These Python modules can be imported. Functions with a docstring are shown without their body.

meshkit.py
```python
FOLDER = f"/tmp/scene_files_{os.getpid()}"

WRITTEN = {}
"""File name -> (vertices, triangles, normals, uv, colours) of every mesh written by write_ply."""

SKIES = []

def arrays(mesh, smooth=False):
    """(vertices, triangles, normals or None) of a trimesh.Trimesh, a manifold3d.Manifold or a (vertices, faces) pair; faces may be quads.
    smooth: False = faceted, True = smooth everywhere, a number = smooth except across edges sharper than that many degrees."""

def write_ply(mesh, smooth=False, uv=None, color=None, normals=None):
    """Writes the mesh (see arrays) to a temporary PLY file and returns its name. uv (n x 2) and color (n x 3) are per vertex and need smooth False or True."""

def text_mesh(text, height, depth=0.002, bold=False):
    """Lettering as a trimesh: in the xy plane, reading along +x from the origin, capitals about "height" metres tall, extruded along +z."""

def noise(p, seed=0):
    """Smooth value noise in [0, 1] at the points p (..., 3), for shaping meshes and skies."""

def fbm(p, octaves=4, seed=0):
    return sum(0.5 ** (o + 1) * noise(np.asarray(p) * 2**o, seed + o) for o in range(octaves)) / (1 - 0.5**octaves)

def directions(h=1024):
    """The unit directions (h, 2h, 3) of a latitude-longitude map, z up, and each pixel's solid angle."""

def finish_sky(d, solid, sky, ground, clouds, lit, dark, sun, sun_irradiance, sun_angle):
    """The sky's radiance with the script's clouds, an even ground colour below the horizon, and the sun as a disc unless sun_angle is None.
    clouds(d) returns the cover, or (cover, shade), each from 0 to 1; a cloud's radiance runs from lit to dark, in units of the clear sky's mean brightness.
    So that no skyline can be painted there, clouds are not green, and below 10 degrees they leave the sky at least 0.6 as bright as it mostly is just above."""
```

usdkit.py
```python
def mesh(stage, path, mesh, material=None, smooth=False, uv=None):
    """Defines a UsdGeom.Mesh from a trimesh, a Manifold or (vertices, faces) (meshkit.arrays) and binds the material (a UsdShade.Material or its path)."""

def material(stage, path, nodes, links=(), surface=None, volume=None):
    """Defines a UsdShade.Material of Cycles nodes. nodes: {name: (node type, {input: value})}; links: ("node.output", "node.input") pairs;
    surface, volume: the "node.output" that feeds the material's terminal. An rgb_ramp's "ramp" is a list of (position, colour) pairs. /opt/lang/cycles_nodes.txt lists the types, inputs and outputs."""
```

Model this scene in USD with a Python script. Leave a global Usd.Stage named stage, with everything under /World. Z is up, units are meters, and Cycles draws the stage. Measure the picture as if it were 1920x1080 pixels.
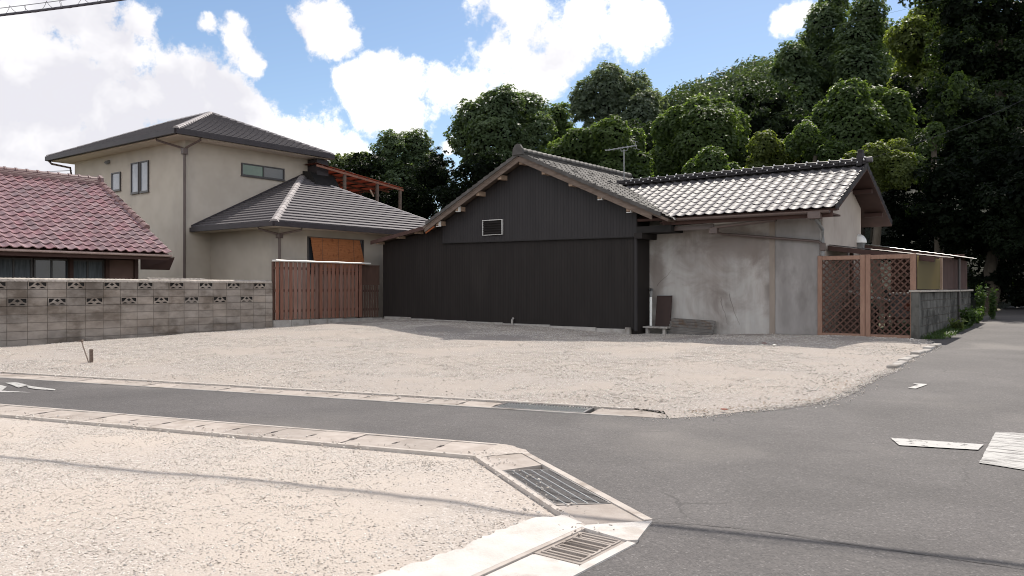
import math, random
import numpy as np
import trimesh, usdkit
from meshkit import fbm, noise
from scipy.spatial import Delaunay
from scipy.interpolate import CubicSpline
from shapely.geometry import Polygon, box as sbox
from shapely.ops import unary_union
import shapely
from pxr import Usd, UsdGeom, UsdLux, UsdShade, Sdf, Gf, Vt

# ------------------------------------------------------------------ camera, sky, sun, exposure
stage = Usd.Stage.CreateInMemory()
UsdGeom.SetStageUpAxis(stage, UsdGeom.Tokens.z)
UsdGeom.SetStageMetersPerUnit(stage, 1.0)
UsdGeom.Xform.Define(stage, '/World')
UsdGeom.Scope.Define(stage, '/World/Looks')

EXPOSURE = 0.35
SUN_I, SKY_S = 1.25, 0.10
YAW = math.radians(37.2)
CA, SA = math.cos(YAW), math.sin(YAW)
cam = UsdGeom.Camera.Define(stage, '/World/camera')
cam.CreateHorizontalApertureAttr(36.0); cam.CreateVerticalApertureAttr(20.25)
cam.CreateFocalLengthAttr(28.125)
cam.CreateClippingRangeAttr(Gf.Vec2f(0.05, 5000))
cam.CreateExposureAttr(EXPOSURE)
cam.AddTransformOp().Set(Gf.Matrix4d(CA, SA, 0, 0, 0, 0, 1, 0, SA, -CA, 0, 0, 0, 0, 1.5, 1))

SUNV = np.array([-0.20, 0.81, 1.0]); SUNV /= np.linalg.norm(SUNV)
sun = UsdLux.DistantLight.Define(stage, '/World/sun')
sun.CreateIntensityAttr(SUN_I); sun.CreateNormalizeAttr(True); sun.CreateAngleAttr(0.5)
sun.CreateColorAttr(Gf.Vec3f(1.0, 0.93, 0.84))
_z = SUNV; _x = np.cross([0, 0, 1.0], _z); _x /= np.linalg.norm(_x); _y = np.cross(_z, _x)
sun.AddTransformOp().Set(Gf.Matrix4d(*_x, 0, *_y, 0, *_z, 0, 0, 0, 0, 1))

# clouds: soft masses at compass bearings (unit directions), broken up by noise
def bearing(x, y):            # a picture-like bearing only used to write down directions compactly
    u, v = (x - 960) / 1500., (540 - y) / 1500.
    d = np.array([u * CA - SA, u * SA + CA, v]); return d / np.linalg.norm(d)
CLOUDS = [(-60, 120, 230), (0, 290, 150), (130, 150, 120), (110, 260, 130), (250, 190, 100), (300, 190, 85), (400, 195, 70),
          (455, 195, 48), (390, 240, 80), (540, 235, 60), (600, 245, 60), (480, 250, 80), (640, 275, 60), (560, 285, 70), (160, 20, 75),
          (250, 22, 42), (425, 62, 34), (458, 92, 24), (372, 42, 22), (612, 38, 46), (640, 62, 34), (592, 52, 30),
          (700, 150, 42), (655, 155, 36), (740, 190, 58), (830, 170, 52), (885, 150, 52), (935, 110, 62), (1000, 60, 82), (1080, 50, 80),
          (1150, 42, 60), (1195, 48, 34), (960, 10, 60), (1000, 140, 70), (900, 200, 60), (690, 205, 52), (1060, 120, 48), (1175, 85, 26),
          (1482, 42, 30), (1502, 28, 30), (1462, 62, 20), (845, 262, 18), (300, 105, 26), (60, 60, 130), (200, 85, 80), (330, 130, 60)]
def sky_material():
    n, L = {}, []
    n['tc'] = ('texture_coordinate', {})
    n['warp'] = ('noise_texture', {'scale': 5.5, 'detail': 5.0, 'roughness': 0.6}); L.append(('tc.generated', 'warp.vector'))
    n['wc'] = ('vector_math', {'math_type': 'subtract', 'vector2': (0.5, 0.5, 0.5)}); L.append(('warp.color', 'wc.vector1'))
    n['ws'] = ('vector_math', {'math_type': 'scale', 'scale': 0.10}); L.append(('wc.vector', 'ws.vector1'))
    n['dir'] = ('vector_math', {'math_type': 'add'}); L += [('tc.generated', 'dir.vector1'), ('ws.vector', 'dir.vector2')]
    last = None
    for i, (x, y, r) in enumerate(CLOUDS):
        c = bearing(x, y); rr = 1.12 * r / 1500. / (1 + ((x - 960) / 1500.)**2 * .8)
        n[f'd{i}'] = ('vector_math', {'math_type': 'distance', 'vector2': tuple(c)}); L.append(('dir.vector', f'd{i}.vector1'))
        n[f'm{i}'] = ('math', {'math_type': 'multiply_add', 'value2': -1.0 / rr, 'value3': 1.0}); L.append((f'd{i}.value', f'm{i}.value1'))
        if last is None: last = f'm{i}.value'
        else:
            n[f'x{i}'] = ('math', {'math_type': 'smoothmax', 'value3': 0.12}); L += [(last, f'x{i}.value1'), (f'm{i}.value', f'x{i}.value2')]; last = f'x{i}.value'
    # the rest of the sky, away from these masses, carries the same sort of scattered cumulus
    n['far'] = ('noise_texture', {'scale': 2.3, 'detail': 4.0, 'roughness': 0.5}); L.append(('tc.generated', 'far.vector'))
    n['fard'] = ('vector_math', {'math_type': 'distance', 'vector2': tuple(bearing(960, 300))}); L.append(('tc.generated', 'fard.vector1'))
    n['farm'] = ('map_range', {'from_min': 0.62, 'from_max': 0.85, 'to_min': 0.0, 'to_max': 1.0, 'clamp': True}); L.append(('fard.value', 'farm.value'))
    n['farv'] = ('map_range', {'from_min': 0.43, 'from_max': 0.68, 'to_min': -0.2, 'to_max': 1.0}); L.append(('far.fac', 'farv.value'))
    n['fari'] = ('math', {'math_type': 'multiply_add', 'value2': 2.0, 'value3': -2.0}); L.append(('farm.result', 'fari.value1'))
    n['farx'] = ('math', {'math_type': 'add'}); L += [('farv.result', 'farx.value1'), ('fari.value', 'farx.value2')]
    n['all'] = ('math', {'math_type': 'maximum'}); L += [(last, 'all.value1'), ('farx.value', 'all.value2')]
    n['fb'] = ('noise_texture', {'scale': 12.0, 'detail': 10.0, 'roughness': 0.68}); L.append(('tc.generated', 'fb.vector'))
    n['fbs'] = ('math', {'math_type': 'multiply_add', 'value2': 3.4, 'value3': -1.68}); L.append(('fb.fac', 'fbs.value1'))
    n['fld'] = ('math', {'math_type': 'add'}); L += [('all.value', 'fld.value1'), ('fbs.value', 'fld.value2')]
    n['cov'] = ('map_range', {'range_type': 'smoothstep', 'from_min': -0.08, 'from_max': 0.42, 'clamp': True}); L.append(('fld.value', 'cov.value'))
    n['sh'] = ('noise_texture', {'scale': 9.0, 'detail': 5.0, 'roughness': 0.55}); L.append(('dir.vector', 'sh.vector'))
    n['shd'] = ('vector_math', {'math_type': 'distance', 'vector2': tuple(bearing(60, 190))}); L.append(('tc.generated', 'shd.vector1'))
    n['shm'] = ('map_range', {'from_min': 0.02, 'from_max': 0.34, 'to_min': 0.33, 'to_max': 0.02, 'clamp': True}); L.append(('shd.value', 'shm.value'))
    n['sha'] = ('math', {'math_type': 'add'}); L += [('sh.fac', 'sha.value1'), ('shm.result', 'sha.value2')]
    n['shr'] = ('map_range', {'from_min': 0.46, 'from_max': 0.80, 'to_min': 0.0, 'to_max': 1.0, 'clamp': True}); L.append(('sha.value', 'shr.value'))
    n['ccol'] = ('mix_color', {'a': CLOUD_LIT, 'b': CLOUD_DARK}); L.append(('shr.result', 'ccol.fac'))
    n['sky'] = ('sky_texture', {'sky_type': 'single_scattering', 'sun_disc': False, 'sun_elevation': math.asin(SUNV[2]), 'sun_rotation': math.atan2(SUNV[0], SUNV[1]),
                                'altitude': 50.0, 'air_density': 1.0, 'aerosol_density': 0.35, 'ozone_density': 2.0})
    n['mix'] = ('mix_color', {'use_clamp': False}); L += [('cov.result', 'mix.fac'), ('sky.color', 'mix.a'), ('ccol.result', 'mix.b')]
    n['bg'] = ('background_shader', {'strength': SKY_S}); L.append(('mix.result', 'bg.color'))
    return usdkit.material(stage, '/World/Looks/sky', n, L, surface='bg.background')
CLOUD_LIT, CLOUD_DARK = (10.6, 10.4, 10.2), (6.6, 6.55, 7.0)
dome = UsdLux.DomeLight.Define(stage, '/World/sky')
dome.GetPrim().SetCustomDataByKey('kind', 'structure')
UsdShade.MaterialBindingAPI.Apply(dome.GetPrim()).Bind(sky_material())

# ------------------------------------------------------------------ naming helpers
_used, _loc = {}, {}
def numbered(parent, name):
    k = (parent, name); i = _used.get(k, 0); _used[k] = i + 1
    return f'{parent}/{name}' if i == 0 else f'{parent}/{name}_{i:03d}'
def tag(p, label=None, cat=None, group=None, kind=None):
    p = p.GetPrim() if hasattr(p, 'GetPrim') else p
    for k, v in (('label', label), ('category', cat), ('group', group), ('kind', kind)):
        if v: p.SetCustomDataByKey(k, v)
    return p
def thing(name, label, cat, loc=(0, 0, 0), group=None):
    path = numbered('/World', name)
    x = UsdGeom.Xform.Define(stage, path); x.AddTranslateOp().Set(Gf.Vec3d(*map(float, loc)))
    _loc[path] = np.array(loc, float)
    tag(x, label, cat, group); return path
def part(parent, name, mesh, m, smooth=False, label=None, kind=None):
    """mesh in world coordinates; parent: path of the thing or of a part"""
    path = numbered(parent, name)
    root = '/'.join(path.split('/')[:3]); off = _loc.get(root, np.zeros(3))
    v, f = (mesh.vertices, mesh.faces) if hasattr(mesh, 'vertices') else mesh
    v = np.asarray(v, float) - off
    usdkit.mesh(stage, path, (v, np.asarray(f)), m, smooth)
    if label or kind: tag(stage.GetPrimAtPath(path), label, kind=kind)
    return path
def top(name, mesh, m, label=None, cat=None, group=None, kind=None, smooth=False):
    path = numbered('/World', name)
    usdkit.mesh(stage, path, mesh, m, smooth)
    tag(stage.GetPrimAtPath(path), label, cat, group, kind); return path
def structure(name, mesh, m, smooth=False): return top(name, mesh, m, kind='structure', smooth=smooth)

# ------------------------------------------------------------------ mesh helpers
class MB:
    def __init__(s): s.v, s.f, s.n = [], [], 0
    def add(s, v, f):
        v = np.asarray(v, float); f = np.asarray(f, int)
        if f.shape[1] == 4: f = np.vstack([f[:, [0, 1, 2]], f[:, [0, 2, 3]]])
        s.v.append(v); s.f.append(f + s.n); s.n += len(v); return s
    def mesh(s): return np.vstack(s.v), np.vstack(s.f)
    def box(s, x0, x1, y0, y1, z0, z1, ch=0.0):
        return s.add(*boxm(x0, x1, y0, y1, z0, z1, ch))
    def hexa(s, p):      # 8 corners: bottom 4 ccw, top 4 ccw
        return s.add(p, [[0, 3, 2, 1], [4, 5, 6, 7], [0, 1, 5, 4], [1, 2, 6, 5], [2, 3, 7, 6], [3, 0, 4, 7]])
    def bar(s, a, b, w, h, up=(0, 0, 1)):     # square bar from a to b
        a, b = np.array(a, float), np.array(b, float); t = b - a; t /= np.linalg.norm(t)
        r = np.cross(t, up); r /= np.linalg.norm(r); u = np.cross(r, t)
        q = [-r * w / 2 - u * h / 2, r * w / 2 - u * h / 2, r * w / 2 + u * h / 2, -r * w / 2 + u * h / 2]
        p = [a + x for x in q] + [b + x for x in q]
        return s.add(p, [[3, 2, 1, 0], [4, 5, 6, 7], [0, 1, 5, 4], [1, 2, 6, 5], [2, 3, 7, 6], [3, 0, 4, 7]][::1])
    def tube(s, pts, r, sides=8): return s.add(*tubem(pts, r, sides))
    def sheetq(s, a, b, c, d): return s.add([a, b, c, d], [[0, 1, 2, 3]])
_C = np.array([[-1, -1, -1], [1, -1, -1], [1, 1, -1], [-1, 1, -1], [-1, -1, 1], [1, -1, 1], [1, 1, 1], [-1, 1, 1]], float)
_BF = np.array([[0, 3, 2, 1], [4, 5, 6, 7], [0, 1, 5, 4], [1, 2, 6, 5], [2, 3, 7, 6], [3, 0, 4, 7]])
import manifold3d as m3
def boxm(x0, x1, y0, y1, z0, z1, ch=0.0):
    c = np.array([x0 + x1, y0 + y1, z0 + z1]) / 2; h = np.array([x1 - x0, y1 - y0, z1 - z0]) / 2
    if ch <= 0: return c + _C * h, np.vstack([_BF[:, [0, 1, 2]], _BF[:, [0, 2, 3]]])
    pts = []
    for sg in _C:
        for k in range(3):
            q = sg * h; q = q - sg * ch * np.array([1, 1, 1.]); q[k] = sg[k] * h[k]; pts.append(q)
    hull = m3.Manifold.hull_points(np.array(pts)).to_mesh()
    return c + np.array(hull.vert_properties[:, :3], float), np.array(hull.tri_verts)
def tubem(pts, r, sides=8):
    p = np.asarray(pts, float); r = np.broadcast_to(np.asarray(r, float), (len(p),))
    t = np.gradient(p, axis=0); t /= np.linalg.norm(t, axis=1, keepdims=True) + 1e-12
    a = np.cross(t, np.where(np.abs(t[:, 2:]) < .9, [0, 0, 1.], [1., 0, 0])); a /= np.linalg.norm(a, axis=1, keepdims=True) + 1e-12
    b = np.cross(t, a); an = np.arange(sides) * 2 * np.pi / sides
    v = p[:, None] + r[:, None, None] * (np.cos(an)[None, :, None] * a[:, None] + np.sin(an)[None, :, None] * b[:, None])
    i, j = np.meshgrid(np.arange(len(p) - 1), np.arange(sides), indexing='ij')
    q = np.stack([i * sides + j, i * sides + (j + 1) % sides, (i + 1) * sides + (j + 1) % sides, (i + 1) * sides + j], -1).reshape(-1, 4)
    f = np.vstack([q[:, [0, 1, 2]], q[:, [0, 2, 3]]])
    n = len(p) * sides; v = np.vstack([v.reshape(-1, 3), p[:1], p[-1:]])
    k = np.arange(sides)
    f = np.vstack([f, np.stack([np.full(sides, n), (k + 1) % sides, k], 1), np.stack([np.full(sides, n + 1), n - sides + k, n - sides + (k + 1) % sides], 1)])
    return v, f
def extrude(poly, depth):
    ms = [trimesh.creation.extrude_polygon(g, depth, engine='earcut') for g in getattr(poly, 'geoms', [poly]) if g.area > 1e-7]
    m = trimesh.util.concatenate(ms); return np.array(m.vertices), np.array(m.faces)
def ext_xz(poly, y0, y1):        # polygon in (x, z), swept along y
    v, f = extrude(poly, y1 - y0); return np.stack([v[:, 0], y0 + (y1 - y0) - v[:, 2], v[:, 1]], 1), f
def ext_yz(poly, x0, x1):        # polygon in (y, z), swept along x
    v, f = extrude(poly, x1 - x0); return np.stack([x0 + v[:, 2], v[:, 0], v[:, 1]], 1), f
def ext_xy(poly, z0, z1):
    v, f = extrude(poly, z1 - z0); return v + [0, 0, z0], f
def place2(mesh, o, ang):        # rotate about z by ang, move to o
    v, f = mesh; c, s = math.cos(ang), math.sin(ang); v = np.asarray(v)
    return np.stack([v[:, 0] * c - v[:, 1] * s + o[0], v[:, 0] * s + v[:, 1] * c + o[1], v[:, 2] + (o[2] if len(o) > 2 else 0)], 1), f
def sheet(poly, step, zf, seed=0, dense=None):
    """A ground sheet: the polygon filled with points step metres apart, heights from zf"""
    rng = np.random.default_rng(seed)
    x0, y0, x1, y1 = poly.bounds
    gx, gy = np.meshgrid(np.arange(x0, x1, step), np.arange(y0, y1, step))
    p = np.stack([gx.ravel(), gy.ravel()], 1) + rng.uniform(-.3, .3, (gx.size, 2)) * step
    if dense is not None:
        ds, dp = dense; a0, b0, a1, b1 = dp.bounds
        hx, hy = np.meshgrid(np.arange(a0, a1, ds), np.arange(b0, b1, ds))
        q = np.stack([hx.ravel(), hy.ravel()], 1) + rng.uniform(-.3, .3, (hx.size, 2)) * ds
        p = np.vstack([p[~shapely.contains_xy(dp, p[:, 0], p[:, 1])], q[shapely.contains_xy(dp, q[:, 0], q[:, 1])]])
    p = p[shapely.contains_xy(poly.buffer(-step * .12), p[:, 0], p[:, 1])]
    rings = [poly.exterior, *poly.interiors]; bp = []
    for r in rings:
        r = r.segmentize(step * .5); bp.append(np.array(r.coords)[:-1, :2])
    p = np.vstack([*bp, p]); p = np.unique(p.round(5), axis=0)
    d = Delaunay(p); t = d.simplices; c = p[t].mean(1)
    t = t[shapely.contains_xy(poly, c[:, 0], c[:, 1])]
    a = p[t]; cr = (a[:, 1, 0] - a[:, 0, 0]) * (a[:, 2, 1] - a[:, 0, 1]) - (a[:, 1, 1] - a[:, 0, 1]) * (a[:, 2, 0] - a[:, 0, 0])
    t = np.where(cr[:, None] < 0, t[:, ::-1], t)[np.abs(cr) > 1e-9]
    return np.column_stack([p, zf(p[:, 0], p[:, 1])]), t
def sstep(a): a = np.clip(a, 0, 1); return a * a * (3 - 2 * a)
def gz(X, Y):
    X, Y = np.asarray(X, float), np.asarray(Y, float)
    return .024 * np.maximum(0, Y - 8) + .1 * sstep((-12 - X) / 8) * sstep((Y - 4) / 4) - .12 * np.exp(-((X + 10.3) / 2.5)**2 - ((Y - 20.3) / 3)**2)
def hill(X, Y):
    X, Y = np.asarray(X, float), np.asarray(Y, float)
    xc, zc = X * CA + Y * SA, -X * SA + Y * CA
    k = .13 + .29 * sstep((xc + 12) / 36)
    return np.minimum(np.maximum(0, zc - 39 + .3 * np.clip(xc, 0, 40)), 46 + np.clip(xc - 20, 0, 30)) * k * sstep((zc - 20) / 30)

# ------------------------------------------------------------------ materials
def LOOK(n): return f'/World/Looks/{n}'
def pbr(name, c1, c2=None, scale=3., stretch=(1, 1, 1), detail=5., rough=.8, bump=0., bscale=40., bdist=.02, spec=.3, metallic=0., vary=0., ramp=(.35, .65), c3=None, s3=1., r3=(.5, .7), st3=(1, 1, 1), rotz=0., coat=0., hue=0., island=0.):
    """two tones mixed by noise in world space, a third in larger patches, fine relief; vary: lightness differs from piece to piece"""
    n, L = {}, []
    n['g'] = ('geometry', {})
    n['mp'] = ('mapping', {'scale': stretch, 'rotation': (0, 0, rotz)}); L.append(('g.position', 'mp.vector'))
    n['nz'] = ('noise_texture', {'scale': scale, 'detail': detail, 'roughness': .6}); L.append(('mp.vector', 'nz.vector'))
    n['rp'] = ('rgb_ramp', {'ramp': [(ramp[0], c1), (ramp[1], c2 or c1)]}); L.append(('nz.fac', 'rp.fac'))
    col = 'rp.color'
    if c3:
        n['mp3'] = ('mapping', {'scale': st3, 'location': (3.1, 7.7, 1.3)}); L.append(('g.position', 'mp3.vector'))
        n['n3'] = ('noise_texture', {'scale': s3, 'detail': 6., 'roughness': .62}); L.append(('mp3.vector', 'n3.vector'))
        n['r3'] = ('map_range', {'range_type': 'smoothstep', 'from_min': r3[0], 'from_max': r3[1], 'clamp': True}); L.append(('n3.fac', 'r3.value'))
        n['m3'] = ('mix_color', {'b': c3}); L += [('r3.result', 'm3.fac'), (col, 'm3.a')]; col = 'm3.result'
    if vary:
        n['oi'] = ('object_info', {})
        n['vr'] = ('map_range', {'to_min': 1 - vary, 'to_max': 1 + vary}); L.append(('oi.random', 'vr.value'))
        n['hs'] = ('hsv', {}); L += [(col, 'hs.color'), ('vr.result', 'hs.value')]; col = 'hs.color'
        if hue:
            n['vh'] = ('math', {'math_type': 'multiply', 'value2': 7.31}); L.append(('oi.random', 'vh.value1'))
            n['vf'] = ('math', {'math_type': 'fraction'}); L.append(('vh.value', 'vf.value1'))
            n['vq'] = ('map_range', {'to_min': 1 - hue, 'to_max': 1 + hue}); L.append(('vf.value', 'vq.value')); L.append(('vq.result', 'hs.saturation'))
    if island:
        n['ir'] = ('map_range', {'to_min': 1 - island, 'to_max': 1 + island}); L.append(('g.random_per_island', 'ir.value'))
        n['ih'] = ('hsv', {}); L += [(col, 'ih.color'), ('ir.result', 'ih.value')]; col = 'ih.color'
    n['p'] = ('principled_bsdf', {'roughness': rough, 'specular_ior_level': spec, 'metallic': metallic, 'coat_weight': coat}); L.append((col, 'p.base_color'))
    if bump:
        n['bn'] = ('noise_texture', {'scale': bscale, 'detail': 4., 'roughness': .6}); L.append(('mp.vector', 'bn.vector'))
        n['b'] = ('bump', {'strength': bump, 'distance': bdist}); L += [('bn.fac', 'b.height'), ('b.normal', 'p.normal')]
    return usdkit.material(stage, LOOK(name), n, L, surface='p.BSDF')

def leaf_mat(name, c1, c2, c3, trans=.35, scale=.5, spec=.42):
    n, L = {}, []
    n['g'] = ('geometry', {})
    n['nz'] = ('noise_texture', {'scale': scale, 'detail': 3.}); L.append(('g.position', 'nz.vector'))
    n['rp'] = ('rgb_ramp', {'ramp': [(.3, c1), (.5, c2), (.7, c3)]}); L.append(('nz.fac', 'rp.fac'))
    n['rv'] = ('map_range', {'to_min': .65, 'to_max': 1.4}); L.append(('g.random_per_island', 'rv.value'))
    n['hs'] = ('hsv', {}); L += [('rp.color', 'hs.color'), ('rv.result', 'hs.value')]
    n['p'] = ('principled_bsdf', {'roughness': .5, 'specular_ior_level': spec}); L.append(('hs.color', 'p.base_color'))
    n['t'] = ('translucent_bsdf', {})
    n['tc'] = ('mix_color', {'blend_type': 'multiply', 'fac': 1., 'b': (2.0, 2.0, .8), 'use_clamp': False}); L += [('hs.color', 'tc.a'), ('tc.result', 't.color')]
    n['m'] = ('mix_closure', {'fac': trans}); L += [('p.BSDF', 'm.closure1'), ('t.BSDF', 'm.closure2')]
    return usdkit.material(stage, LOOK(name), n, L, surface='m.closure')

def gravel_mat(name, base, dark, light, cell=42.):
    n, L = {}, []
    n['g'] = ('geometry', {})
    n['v'] = ('voronoi_texture', {'scale': cell, 'randomness': 1.}); L.append(('g.position', 'v.vector'))
    n['vs'] = ('separate_color', {}); L.append(('v.color', 'vs.color'))
    n['r1'] = ('rgb_ramp', {'ramp': [(0, dark), (.25, base), (.75, base), (1, light)]}); L.append(('vs.r', 'r1.fac'))
    n['big'] = ('noise_texture', {'scale': .55, 'detail': 6., 'roughness': .65}); L.append(('g.position', 'big.vector'))
    n['br'] = ('map_range', {'range_type': 'smoothstep', 'from_min': .42, 'from_max': .60, 'clamp': True}); L.append(('big.fac', 'br.value'))
    n['fine'] = ('noise_texture', {'scale': 160., 'detail': 2.}); L.append(('g.position', 'fine.vector'))
    n['dust'] = ('rgb_ramp', {'ramp': [(.3, tuple(np.multiply(base, (.96, .95, .94)))), (.7, tuple(np.multiply(base, (1.12, 1.10, 1.07))))]}); L.append(('fine.fac', 'dust.fac'))
    n['m'] = ('mix_color', {}); L += [('br.result', 'm.fac'), ('r1.color', 'm.a'), ('dust.color', 'm.b')]
    n['mf'] = ('map_range', {'to_min': .9, 'to_max': 1.1}); L.append(('big.fac', 'mf.value'))
    n['h'] = ('hsv', {}); L += [('m.result', 'h.color'), ('mf.result', 'h.value')]
    n['b1'] = ('math', {'math_type': 'multiply', 'value2': -1.}); L.append(('v.distance', 'b1.value1'))
    n['b'] = ('bump', {'strength': .4, 'distance': .007}); L.append(('b1.value', 'b.height'))
    n['p'] = ('principled_bsdf', {'roughness': .95, 'specular_ior_level': .1}); L += [('h.color', 'p.base_color'), ('b.normal', 'p.normal')]
    return usdkit.material(stage, LOOK(name), n, L, surface='p.BSDF')

def asphalt_mat(name):
    n, L = {}, []
    n['g'] = ('geometry', {})
    n['v'] = ('voronoi_texture', {'scale': 85.}); L.append(('g.position', 'v.vector'))
    n['vs'] = ('separate_color', {}); L.append(('v.color', 'vs.color'))
    n['r1'] = ('rgb_ramp', {'ramp': [(0, (.060, .056, .0555)), (.5, (.086, .079, .078)), (.93, (.098, .090, .088)), (1, (.15, .14, .137))]}); L.append(('vs.r', 'r1.fac'))
    n['big'] = ('noise_texture', {'scale': .7, 'detail': 7., 'roughness': .6, 'distortion': .4}); L.append(('g.position', 'big.vector'))
    n['mf'] = ('map_range', {'from_min': .3, 'from_max': .7, 'to_min': .78, 'to_max': 1.2}); L.append(('big.fac', 'mf.value'))
    n['h'] = ('hsv', {}); L += [('r1.color', 'h.color'), ('mf.result', 'h.value')]
    n['dst'] = ('noise_texture', {'scale': .35, 'detail': 5.}); L.append(('g.position', 'dst.vector'))
    n['dr'] = ('map_range', {'range_type': 'smoothstep', 'from_min': .52, 'from_max': .72, 'to_max': .3, 'clamp': True}); L.append(('dst.fac', 'dr.value'))
    n['md'] = ('mix_color', {'b': (.22, .20, .18)}); L += [('dr.result', 'md.fac'), ('h.color', 'md.a')]
    n['cw'] = ('noise_texture', {'scale': 1.6, 'detail': 4.}); L.append(('g.position', 'cw.vector'))
    n['cs'] = ('vector_math', {'math_type': 'scale', 'scale': .5}); L.append(('cw.color', 'cs.vector1'))
    n['ca'] = ('vector_math', {'math_type': 'add'}); L += [('g.position', 'ca.vector1'), ('cs.vector', 'ca.vector2')]
    n['cv'] = ('voronoi_texture', {'feature': 'distance_to_edge', 'scale': .42}); L.append(('ca.vector', 'cv.vector'))
    n['cm'] = ('map_range', {'from_min': .002, 'from_max': .007, 'to_min': .55, 'to_max': 0., 'clamp': True}); L.append(('cv.distance', 'cm.value'))
    n['ck'] = ('map_range', {'from_min': .48, 'from_max': .62, 'clamp': True}); L.append(('big.fac', 'ck.value'))
    n['cf'] = ('math', {'math_type': 'multiply'}); L += [('cm.result', 'cf.value1'), ('ck.result', 'cf.value2')]
    n['mk'] = ('mix_color', {'b': (.035, .033, .032)}); L += [('cf.value', 'mk.fac'), ('md.result', 'mk.a')]
    n['fn'] = ('noise_texture', {'scale': 120., 'detail': 3.}); L.append(('g.position', 'fn.vector'))
    n['b'] = ('bump', {'strength': .5, 'distance': .008}); L.append(('fn.fac', 'b.height'))
    n['p'] = ('principled_bsdf', {'roughness': .82, 'specular_ior_level': .3}); L += [('mk.result', 'p.base_color'), ('b.normal', 'p.normal')]
    return usdkit.material(stage, LOOK(name), n, L, surface='p.BSDF')

def paint_mat(name, stretch=(1, 1, 1), thr=(.36, .42)):
    n, L = {}, []
    n['g'] = ('geometry', {})
    n['mp'] = ('mapping', {'scale': stretch}); L.append(('g.position', 'mp.vector'))
    n['nz'] = ('noise_texture', {'scale': 14., 'detail': 8., 'roughness': .7}); L.append(('mp.vector', 'nz.vector'))
    n['r'] = ('rgb_ramp', {'ramp': [(0, (.09, .085, .083)), (thr[0], (.10, .095, .093)), (thr[1], (.36, .352, .34)), (1, (.42, .41, .398))]}); L.append(('nz.fac', 'r.fac'))
    n['p'] = ('principled_bsdf', {'roughness': .7, 'specular_ior_level': .3}); L.append(('r.color', 'p.base_color'))
    return usdkit.material(stage, LOOK(name), n, L, surface='p.BSDF')

def pane_mat(name, tint=(.75, .8, .8), rough=.02):
    n = {'t': ('transparent_bsdf', {'color': tint}), 'g': ('glossy_bsdf', {'roughness': rough, 'color': (.9, .95, .95)}), 'f': ('fresnel', {'IOR': 1.7}), 'm': ('mix_closure', {})}
    return usdkit.material(stage, LOOK(name), n, [('f.fac', 'm.fac'), ('t.BSDF', 'm.closure1'), ('g.BSDF', 'm.closure2')], surface='m.closure')

def translucent_mat(name, col, tcol, fac=.5, rough=.4):
    n = {'p': ('principled_bsdf', {'base_color': col, 'roughness': rough}), 't': ('translucent_bsdf', {'color': tcol}), 'm': ('mix_closure', {'fac': fac})}
    return usdkit.material(stage, LOOK(name), n, [('p.BSDF', 'm.closure1'), ('t.BSDF', 'm.closure2')], surface='m.closure')

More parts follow.
